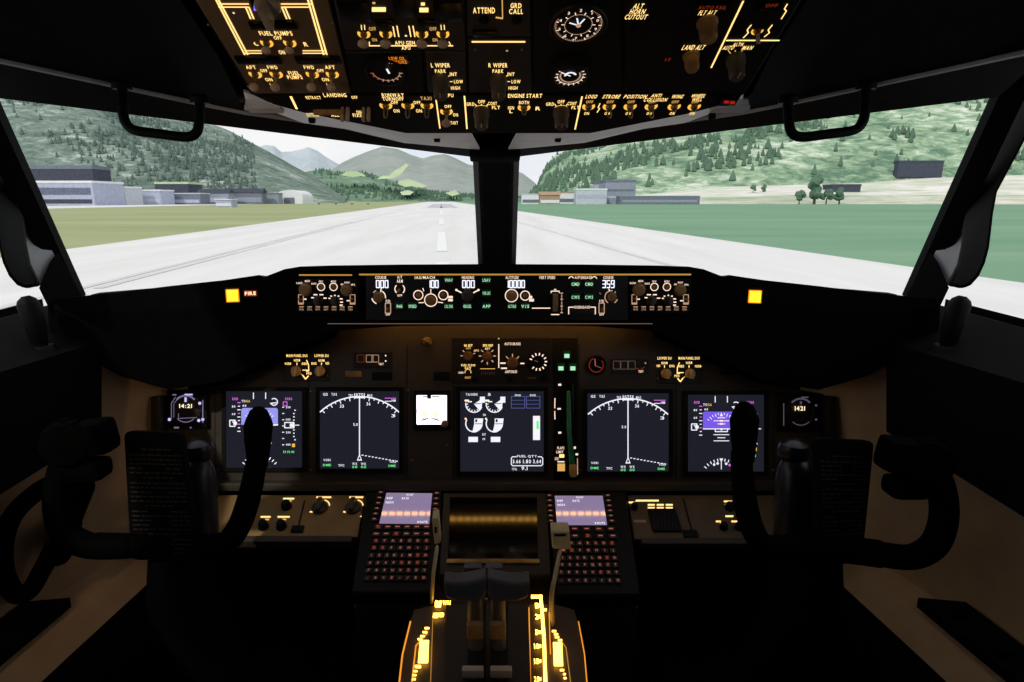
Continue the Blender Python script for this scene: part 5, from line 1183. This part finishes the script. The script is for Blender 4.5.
def cdu(pl, scr, keys, label, side):
    "keypad unit: pl = outline, scr = screen corners"
    t = thing('flight_computer', label, 'keypad unit', PP.M() @ Matrix.Translation((0, 0, .012)))
    b = MB(); PP.face(b, pl, pan3, .034, .003, 0); b.build('housing', t)
    b = MB(); q = [tuple(PP.L(*p)) for p in scr]; b.prism(q, 0, .0015, e_cdu); b.build('screen', t, smooth=False)
    f = lambda a, c: tuple(scr[0][i] * (1 - a) * (1 - c) + scr[3][i] * a * (1 - c) + scr[1][i] * (1 - a) * c + scr[2][i] * a * c for i in (0, 1))
    L = MB(); z = .0021
    PP.T(L, 'POS INIT', *f(.52, .06), 1.8, e_w, 7, z); PP.T(L, 'REF', *f(.1, .18), 2, e_w, 6, z); PP.T(L, 'GATE', *f(.43, .18), 2, e_w, 7, z); PP.T(L, 'INDEX', *f(.12, .32), 2, e_w, 8, z); PP.T(L, 'ROUTE', *f(.86, .95), 2, e_w, 10, z)
    L.build('screen_text', t)
    K = MB(); L = MB(); z = .0052
    for k in range(6):
        for a in (-.115, 1.1):
            x, y = f(a - .0, .02 + k * .175); PP.box(K, x, y, 7, 3.6, .004, pan2, .0008); PP.R(L, x, y, 3, 1, e_key, z)
    rows = keys['rows']; rnd = random.Random(side)
    for r_, (n, x0, x1, y, w) in enumerate(rows):
        for k in range(n):
            x = x0 + (x1 - x0) * k / (n - 1); PP.box(K, x, y, w, 5, .0042, pan2, .0008)
            hot = (r_, k) in keys['hot']
            if hot: PP.R(L, x, y, w * .42, 3.2, e_key2, z)
            elif r_ < 2: PP.R(L, x, y, w * .55, 1.1, e_key, z)
            else: PP.T(L, keys['txt'][r_ - 2][k % len(keys['txt'][r_ - 2])], x, y, 2.3, e_key, None, z)
    K.build('keypad', t); L.build('key_legends', t)
    return t
TX = ['ABCDE', 'FGHIJ', '123KLMNO', '456PQRST', '789UVWXY', '.0+Z-/ED']
TXr = [s for s in TX]
cdu([(367, 493), (352, 597), (434, 597), (443, 493)], [(387, 497), (380, 527.4), (429.6, 528), (432.6, 497.6)],
    {'rows': [(6, 379, 427, 532, 8), (6, 377, 427, 539, 8), (7, 377, 427, 546, 6.4), (7, 375, 427, 553, 6.4), (8, 372.5, 426, 560.5, 6), (8, 371, 426, 568, 6), (8, 369.5, 425, 575.5, 6), (8, 368.5, 424.5, 583, 6)],
     'hot': {(1, 2), (0, 0), (2, 0), (3, 0), (3, 1), (2, 6), (4, 6), (5, 4), (5, 6), (6, 5)}, 'txt': ['XYABCDE', 'MNFGHIJ'] + TX[2:]},
    'keypad unit with a lavender screen and red keys beside the tan-lit lower knob panel', 1)
cdu([(547, 493), (556, 599), (640, 599), (625, 495)], [(554.4, 500), (556.6, 529), (606.4, 529), (602, 500)],
    {'rows': [(5, 562, 610, 534, 8), (5, 562, 612, 541, 8), (7, 563, 611, 548.4, 6.4), (7, 563, 612, 555.5, 6.4), (8, 562, 613.5, 563, 6), (8, 561.5, 614.5, 570, 6), (8, 560.5, 615.5, 577.5, 6), (8, 560.6, 617, 585.6, 6)],
     'hot': {(1, 2), (2, 6), (3, 1), (4, 6), (5, 6), (6, 5)}, 'txt': ['XYABCDE', 'MNFGHIJ'] + TX[2:]},
    'keypad unit with a lavender screen partly hidden by the cream flap handle', 2)
# lower centre display
t = thing('lower_display', 'dark blank glass display between the keypad units, mirroring the amber lamp row', 'display screen', PP.M())
b = MB(); o = [PP.L(*p) for p in ((444, 497), (440, 578), (550, 578), (546, 497))]; i = [PP.L(*p) for p in ((450, 501), (448, 562), (538, 562), (537, 501))]
vs_ = [(p.x, p.y, z) for z in (-.02, .012) for p in o] + [(p.x, p.y, .012) for p in i] + [(p.x, p.y, .001) for p in i]; fs_ = []
for k in range(4): j = (k + 1) % 4; fs_ += [(k, j, 4 + j, 4 + k), (4 + k, 4 + j, 8 + j, 8 + k), (8 + k, 8 + j, 12 + j, 12 + k)]
b.add(vs_, fs_, pan2).build('bezel', t, smooth=False)
b = MB(); b.prism([tuple(p) for p in i], -.004, .002, glass); b.build('glass', t, smooth=False)
b = MB(); PP.box(b, 493, 566, 92, 4, .006, brass, .001, .010); b.build('reflection_ledge', t)  # added ledge stands in for the lower mirrored lamp row
# pedestal body
PT = Panel(W(494, 596, 1.135), (0, math.cos(math.radians(10)), math.sin(math.radians(10))))
b = MB()
def blk_(pts, P, zf, m, mb):
    n = len(pts); top = [P.wp(*p, h) for *p, h in pts]; lo = [Vector((p.x, p.y, zf)) for p in top]
    mb.add(top + lo, [tuple(range(n)), tuple(range(n, 2 * n))[::-1]] + [(k, (k + 1) % n, n + (k + 1) % n, n + k) for k in range(n)], m)
pd = thing('pedestal', 'dark centre pedestal box carrying the keypad units and throttle quadrant', 'pedestal')
blk_([(352, 598, -.03), (366, 492, -.03), (626, 492, -.03), (640, 599, -.03)], PP, .0, pan2, b); b.build('forward_box', pd, smooth=False)
for x0, x1 in ((354, 434), (557, 630)):
    b = MB(); PP.box(b, (x0 + x1) / 2, 602, x1 - x0 + 4, 7, .016, pan, .002, -.012); b.build('front_lip', pd)
tq = thing('throttle_quadrant', 'throttle quadrant with brightly lit amber scales and twin grey thrust handles', 'throttle quadrant')
side = mat('quadrant_side', (64, 50, 36), .5, var=.12, scale=20); dk2 = mat('quadrant_dark', (38, 32, 26), .5, scale=20)
b = MB(); blk_([(398, 720, -.004), (404, 640, -.004), (414, 608, -.004), (436, 603, -.004), (556, 603, -.004), (574, 608, -.004), (584, 640, -.004), (592, 720, -.004)], PT, .02, side, b); b.build('quadrant_body', tq)
b = MB(); PT.face(b, [(446, 606), (444, 720), (532, 720), (528, 606)], dk2, .006, .001, .004); b.build('lever_plate', tq).matrix_local = PT.M()
for x0, x1 in ((468, 486), (490, 508)):
    b = MB(); PT.face(b, [(x0, 606), (x0, 720), (x1, 720), (x1, 606)], pan3, .004, .001, .006); b.build('lever_slot', tq).matrix_local = PT.M()
z = .002
def scale(name):
    L.build(name, tq).matrix_local = PT.M()
L = MB(); PT.T(L, 'DOWN', 443, 603.5, 4.6, e_ped, 15, z); PT.R(L, 438, 605, 6, 6, e_ped, z); PT.T(L, 'ARMED', 438.5, 615.6, 4.4, e_ped, 11, z); PT.R(L, 435.6, 616.6, 4.6, 4.4, e_ped, z); scale('speed_brake_scale')
L = MB(); L.poly([PT.L(*p) for p in ((420, 641), (418, 664), (428, 664), (429, 641))], z, e_ped)
for k, (x, y) in enumerate(((427, 629), (425, 633), (422.6, 637), (420, 640), (419, 668), (415.6, 672), (414.6, 676), (414, 680))): PT.R(L, x, y, 4.4 if k < 4 else 3.4, 2, e_ped, z)
PT.R(L, 418, 667.4, 6, 3, e_ped, z); scale('trim_scale')
L = MB(); PT.LN(L, [(540.6, 596), (542, 612), (544, 640), (546.6, 720)], 3.0, e_ped, z)
PT.R(L, 535.6, 597.6, 9, 3.6, e_ped, z)
for y, s_ in ((606.4, '1'), (617.4, '2'), (633, '5'), (647, '10'), (662, '15'), (680, '25')): PT.T(L, s_, 536.6, y, 5.2, e_ped, 5 if len(s_) > 1 else 3, z); PT.R(L, 539.6, y, 3, 3.4, e_ped, z)
PT.R(L, 544.6, 610.6, 4, 2.6, e_ped, z); PT.LN(L, [(549, 613), (550.4, 655)], 1, e_pedd, z); scale('flap_scale')
L = MB(); L.poly([PT.L(*p) for p in ((553, 643), (554, 667), (563, 667), (562, 643))], z, e_ped)
for k, (x, y) in enumerate(((554, 632), (556, 635), (557, 638), (560, 641), (562, 671), (564.4, 675), (565, 679))): PT.R(L, x, y, 4 if k < 5 else 2.6, 2, e_ped, z)
scale('trim_scale')
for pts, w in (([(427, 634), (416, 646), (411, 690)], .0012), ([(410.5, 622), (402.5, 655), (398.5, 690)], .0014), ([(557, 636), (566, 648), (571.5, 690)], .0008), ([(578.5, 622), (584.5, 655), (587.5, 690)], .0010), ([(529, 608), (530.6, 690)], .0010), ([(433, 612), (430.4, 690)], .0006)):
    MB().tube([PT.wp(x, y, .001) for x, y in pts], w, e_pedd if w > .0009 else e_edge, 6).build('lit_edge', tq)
# thrust levers (sub-parts: handle, arm, reverse lever, pad)
def Pv(x, y, D): return W(x, y, D)
hl = mat('thrust_handle', (66, 64, 66), .5, var=.08, scale=40, spec=.4)
for sx, xc in ((-1, 465), (1, 508.5)):
    D = 1.0
    out = [(xc - 22, 582), (xc - 12, 584), (xc, 583.4), (xc + 12, 581), (xc + 21.5, 577.6), (xc + 21.5, 594), (xc + 18, 600), (xc + 6, 602.4), (xc - 10, 602), (xc - 20, 598)]
    if sx > 0: out = [(2 * xc - x, y) for x, y in out][::-1]
    A = [Pv(x, y, D) for x, y in out]; Bq = [p + Vector((0, .026, .006)) for p in A]; n = len(A)
    h = MB().add(A + Bq, [tuple(range(n)), tuple(range(n, 2 * n))[::-1]] + [(i, (i + 1) % n, n + (i + 1) % n, n + i) for i in range(n)], hl).build('thrust_handle', tq)
    bv = h.modifiers.new('round', 'BEVEL'); bv.width = .0045; bv.segments = 3; bv.limit_method = 'ANGLE'; bv.angle_limit = math.radians(40)
    xa = 475 if sx < 0 else 498
    MB().tube([Pv(xa, 600, 1.012), Pv(xa, 622, 1.035), PT.wp(xa + 1, 652, .0)], [.012, .013, .012], lever, 12, flat=(0, 1, 0)).build('lever_arm', h)
    MB().box(Pv(xa, 630, 1.01), (.026, .012, .028), knobb, .003).build('release_pad', h)
    xr = 475 if sx < 0 else 496
    MB().box(Pv(xr - 2, 573, 1.045), (.030, .020, .032), hl, .004).tube([Pv(xr, 578, 1.04), Pv(xr, 588, 1.02)], [.007, .007], hl, 10).build('reverse_lever', h)
MB().box(Pv(486, 600.6, .985), (.006, .004, .008), steel, .001).build('hinge_pin', tq)
for xc in (473, 501): 
    p = PT.wp(xc, 679, .016); MB().box(p, (.034, .012, .014), pad, .002).box(p + Vector((0, 0, -.012)), (.014, .008, .018), lever, .001).build('start_lever', tq)
# speed brake lever and flap lever
h = MB().tube([PT.wp(431.6, 600, -.002), Pv(433.6, 572, 1.07), Pv(437, 548, 1.09)], [.0062, .006, .006], cream, 12, flat=(1, 0, 0)).build('speed_brake_lever', tq)
A = [(431.8, 519), (438.4, 517.6), (439.8, 533), (440.6, 543), (434.6, 544.6), (433, 533)]
def solid(px, D, th, m, bev):
    a = [Pv(x, y, D) for x, y in px]; c = [p + Vector((0, th, th * .3)) for p in a]; n = len(a)
    mb = MB().add(a + c, [tuple(range(n)), tuple(range(n, 2 * n))[::-1]] + [(i, (i + 1) % n, n + (i + 1) % n, n + i) for i in range(n)], m); return mb
k_ = solid(A, 1.095, .02, cream, 0).build('speed_brake_knob', h); bv = k_.modifiers.new('round', 'BEVEL'); bv.width = .0015; bv.segments = 2
MB().box(Pv(435.6, 530, 1.094), (.004, .002, .012), pan3, .0005).build('knob_slot', h)
h = MB().tube([PT.wp(552.5, 622, .0), Pv(551.6, 596, 1.05), Pv(556, 572, 1.06), Pv(560, 552, 1.07)], [.0075, .0075, .007, .006], cream, 12, sub=4, flat=(1, 0, 0)).build('flap_lever', tq)
k_ = solid([(551, 531.6), (569.6, 531.6), (571.4, 550), (552.4, 549)], 1.075, .022, cream, 0).build('flap_handle', h); bv = k_.modifiers.new('round', 'BEVEL'); bv.width = .0025; bv.segments = 2
MB().box(Pv(560, 535, 1.074), (.020, .0015, .005), pan3, .0006).build('handle_slot', h)
for xx, p0 in ((430, 560), (556, 560)): pass

# ======================= control columns =======================
def yoke(label, hubx, plate, hornL, hornR, bar, thick, block, grip, colx):
    root_p = W(hubx, 545, 1.02); t = thing('control_yoke', label, 'control yoke', Matrix.Translation((root_p.x, root_p.y, .0)))
    o = Vector((root_p.x, root_p.y, 0))
    def w(x, y, D): return W(x, y, D) - o
    # column and hub
    b = MB(); b.tube([Vector((0, .03, .0)), Vector((0, .02, .45)), w(colx, 600, 1.04), w(colx, 552, 1.035)], [.075, .062, .056, .05], leaf, 24); b.build('column', t)
    s = 1 if plate[0][0] < hubx else -1
    hx = hubx
    b = MB(); b.tube([w(hx, 546, 1.05), w(hx, 520, 1.05), w(hx, 490, 1.05), w(hx, 468, 1.05)], [.036, .036, .034, .028], hubm, 24, sub=3)
    b.lathe(w(hx + 2 * s, 452, 1.05), [(.004, -.020), (.018, -.017), (.025, -.006), (.026, .004), (.022, .015), (.012, .021), (.003, .023)], hubm, 22); b.build('hub', t)
    # chart plate with print
    A = [w(x, y, .965) for x, y in plate]
    u = (A[1] - A[0]); v = (A[3] - A[0]); nrm = u.cross(v).normalized()
    if nrm.y > 0: nrm = -nrm
    def uv(a, c): return A[0] + u * a + v * c + (A[2] - A[1] - A[3] + A[0]) * (a * c)
    ring = []
    wd = u.length; ht = v.length; r = .010
    for cx, cy, a0 in ((r / wd, r / ht, 180), (1 - r / wd, r / ht, 270), (1 - r / wd, 1 - r / ht, 0), (r / wd, 1 - r / ht, 90)):
        for k in range(5):
            q = math.radians(a0 + 22.5 * k); ring.append(uv(cx + r / wd * math.cos(q), cy + r / ht * math.sin(q)))
    n = len(ring); back = [p - nrm * .012 for p in ring]
    pl_ = MB().add(ring + back, [tuple(range(n)), tuple(range(n, 2 * n))[::-1]] + [(i, (i + 1) % n, n + (i + 1) % n, n + i) for i in range(n)], mat('plate_black', (10, 9, 9), .6, scale=50, spec=.04)).build('checklist_plate', t, smooth=False)
    L = MB(); rnd = random.Random(int(hubx)); ink = mat('plate_print', (31, 28, 26), .6, scale=50)
    k = 0; y = .13
    while y < .97:
        head = k % 6 == 0; x = .28 if head else .06
        while x < (.75 if head else .92):
            ww = rnd.uniform(.04, .13); p = [uv(min(x, .95), y) + nrm * .0006, uv(min(x + ww, .95), y) + nrm * .0006, uv(min(x + ww, .95), y + .012) + nrm * .0006, uv(min(x, .95), y + .012) + nrm * .0006]
            L.add(p, [(0, 1, 2, 3)], ink); x += ww + .025
            if not head and .3 < x < .5 and rnd.random() < .5: x = .66
        y += .035 if not head else .045; k += 1
    L.build('print_lines', pl_, smooth=False)
    # wheel: bar and horns
    wh = MB(); wh.tube([w(*p) for p in bar], thick, leaf, 16, sub=4); wh.build('wheel_bar', t)
    for nm_, pts, rr, extra in (('horn', hornL, None, None), ('horn', hornR, None, None)):
        h = MB().tube([w(x, y, d) for x, y, d, r_ in pts], [r_ for *_, r_ in pts], leaf, 16, sub=4).build(nm_, t)
    # switch block
    bx, by, bs = block
    b = MB(); c = w(bx, by, .93)
    b.lathe(c + Vector((0, -.012, 0)), [(.014, -.018), (.031, -.016), (.034, -.006), (.034, .008), (.030, .017), (.014, .019)], leaf, 26, axis=(bs * .35, -1, .15))
    b.box(c + Vector((bs * .034, .004, .004)), (.050, .045, .052), leaf, .012, Matrix.Rotation(bs * -.12, 3, 'Y'))
    b.box(c + Vector((bs * .018, .0, -.046)), (.055, .042, .03), leaf, .010)
    for k in range(16):
        a = 2 * math.pi * k / 16; b.box(c + Vector((.034 * math.cos(a), -.010, .034 * math.sin(a))), (.005, .016, .006), leaf, .001, Matrix.Rotation(-a, 3, 'Y'))
    b.build('trim_switch_block', t)
    gx_, gy = grip
    b = MB(); b.tube([w(gx_, gy + 52, .955), w(gx_, gy + 26, .95), w(gx_ + .5, gy + 12, .95), w(gx_ + .5, gy + 2, .95)], [.015, .020, .0215, .016], leaf, 18, sub=3); b.box(w(gx_ - 9 * s, gy + 24, .945), (.010, .014, .022), pan3, .003); b.build('grip', t)
    return t
yoke('black control yoke with checklist plate in front of the tan wall beside the tiller ring', 196, [(124, 431), (181, 433), (199, 560), (131, 560)],
     [(128, 546, .96, .019), (92, 546, .955, .0195), (68, 535, .95, .02), (58, 510, .945, .02), (60, 480, .94, .02), (70, 452, .94, .021)],
     [(212, 546, .97, .018), (228, 541, .965, .018), (240, 524, .96, .018), (249, 498, .955, .0175), (255, 470, .955, .016), (258, 452, .95, .015)],
     [(96, 545, .955), (150, 546, .97), (185, 546, .985), (218, 546, .972)], [.019, .019, .02, .018], (72, 440, 1), (258, 413), 182)
yoke('black control yoke with checklist plate in front of the violet flight display', 796, [(816, 438), (874, 441), (862, 562), (821, 566)],
     [(783, 548, .97, .017), (764, 545, .965, .017), (752, 528, .96, .018), (745, 500, .955, .0175), (742, 472, .955, .016), (742, 452, .95, .016)],
     [(862, 550, .96, .019), (892, 556, .955, .019), (916, 556, .95, .019), (936, 542, .945, .0195), (944, 514, .94, .0195), (940, 484, .94, .0195), (928, 462, .94, .019)],
     [(768, 546, .965), (800, 548, .985), (840, 549, .97), (880, 554, .956)], [.017, .021, .021, .021], (922, 458, -1), (744, 408), 808)
# tiller ring
pts = [(88, 474, 1.08), (68, 478, 1.07), (40, 490, 1.06), (14, 514, 1.05), (3, 545, 1.045), (5, 575, 1.05), (16, 594, 1.06), (30, 590, 1.075), (42, 570, 1.09), (54, 548, 1.10)]
p0 = W(60, 540, 1.1); t = thing('steering_tiller', 'black curved steering tiller loop on the tan wall beside the control yoke', 'steering handle', Matrix.Translation(p0))
MB().tube([W(*p) - p0 for p in pts], [.016, .016, .0155, .015, .015, .0155, .0155, .015, .015, .016], leaf, 14, sub=5).build('loop', t)
MB().tube([W(58, 556, 1.10) - p0, W(70, 520, 1.10) - p0, W(84, 486, 1.09) - p0], [.02, .019, .018], leaf, 14, sub=3).tube([W(68, 524, 1.1) - p0, W(66, 524, 1.2) - p0], [.022, .026], leaf, 14).build('bracket', t)
# side wall details
for k, (S, lab) in enumerate(((lambda p: p, 'terminal'), (mir, 'hillside'))):
    p = S(W(98, 560, 1.13)); 
# ======================= added, unseen cockpit lamps =======================
def spot(name, loc, target, power, size, col, blend=.6, rad=.03, label=None):
    t = thing(name, label, 'lamp', Matrix.Translation(loc))
    d = (Vector(target) - Vector(loc)).normalized()
    b = MB(); b.lathe(-d * .05, [(.012, 0), (.026, .01), (.032, .045), (.030, .047)], pan3, 20, axis=d, cap=True) ; 
    b = MB(); b.lathe(-d * .055, [(.010, 0), (.026, .012), (.033, .050)], pan3, 20, axis=d, cap=False); b.build('lamp_shade', t)
    l = bpy.data.lights.new(name, 'SPOT'); l.energy = power; l.spot_size = math.radians(size); l.spot_blend = blend; l.color = col; l.shadow_soft_size = rad
    o = bpy.data.objects.new(name, l); COL.objects.link(o); o.parent = t; o.rotation_euler = d.to_track_quat('-Z', 'Y').to_euler(); return t
warm = (1, .62, .30)
spot('overhead_fill_lamp', Z(-.52, -.12, -.12), Z(-.15, .82, .2), 5.0, 46, (1, .66, .38), .9, .03, 'added unseen fill lamp by the seat aimed up at the brown overhead fuel panel')  # spot added to brighten the overhead panel
WALL_FILLS = [(-.62, -.15, .35, -.82, 1.2, -.50), (.62, -.15, .35, .82, 1.2, -.50)]
for i, (x, y, z_, tx, ty, tz) in enumerate(WALL_FILLS):
    spot('wall_fill_lamp', Z(x, y, z_), Z(tx, ty, tz), (6.0, 1.2)[i], 38, warm, .8, .03, 'added unseen fill lamp on the ceiling aimed down at the tan wall facing the %s' % ('terminal', 'hillside')[i])  # spots added to throw warm light on the side walls
# ======================= camera and view =======================
cd = bpy.data.cameras.new('camera'); cam = bpy.data.objects.new('camera', cd); COL.objects.link(cam)
cd.sensor_width = 36; cd.lens = F / 1024 * 36; cd.shift_x = (512 - CX) / 1024
cd.clip_start = .02; cd.clip_end = 30000
cam.location = (0, 0, ZC); cam.rotation_euler = (math.pi / 2 - TH, 0, 0)
SC.camera = cam
vs = SC.view_settings; vs.view_transform = 'Standard'; vs.look = 'None'; vs.exposure = 0; vs.gamma = 1
try: vs.use_curve_mapping = False
except Exception: pass
SC.cycles.use_denoising = True
SC.cycles.max_bounces = 6
SC.cycles.sample_clamp_indirect = 4
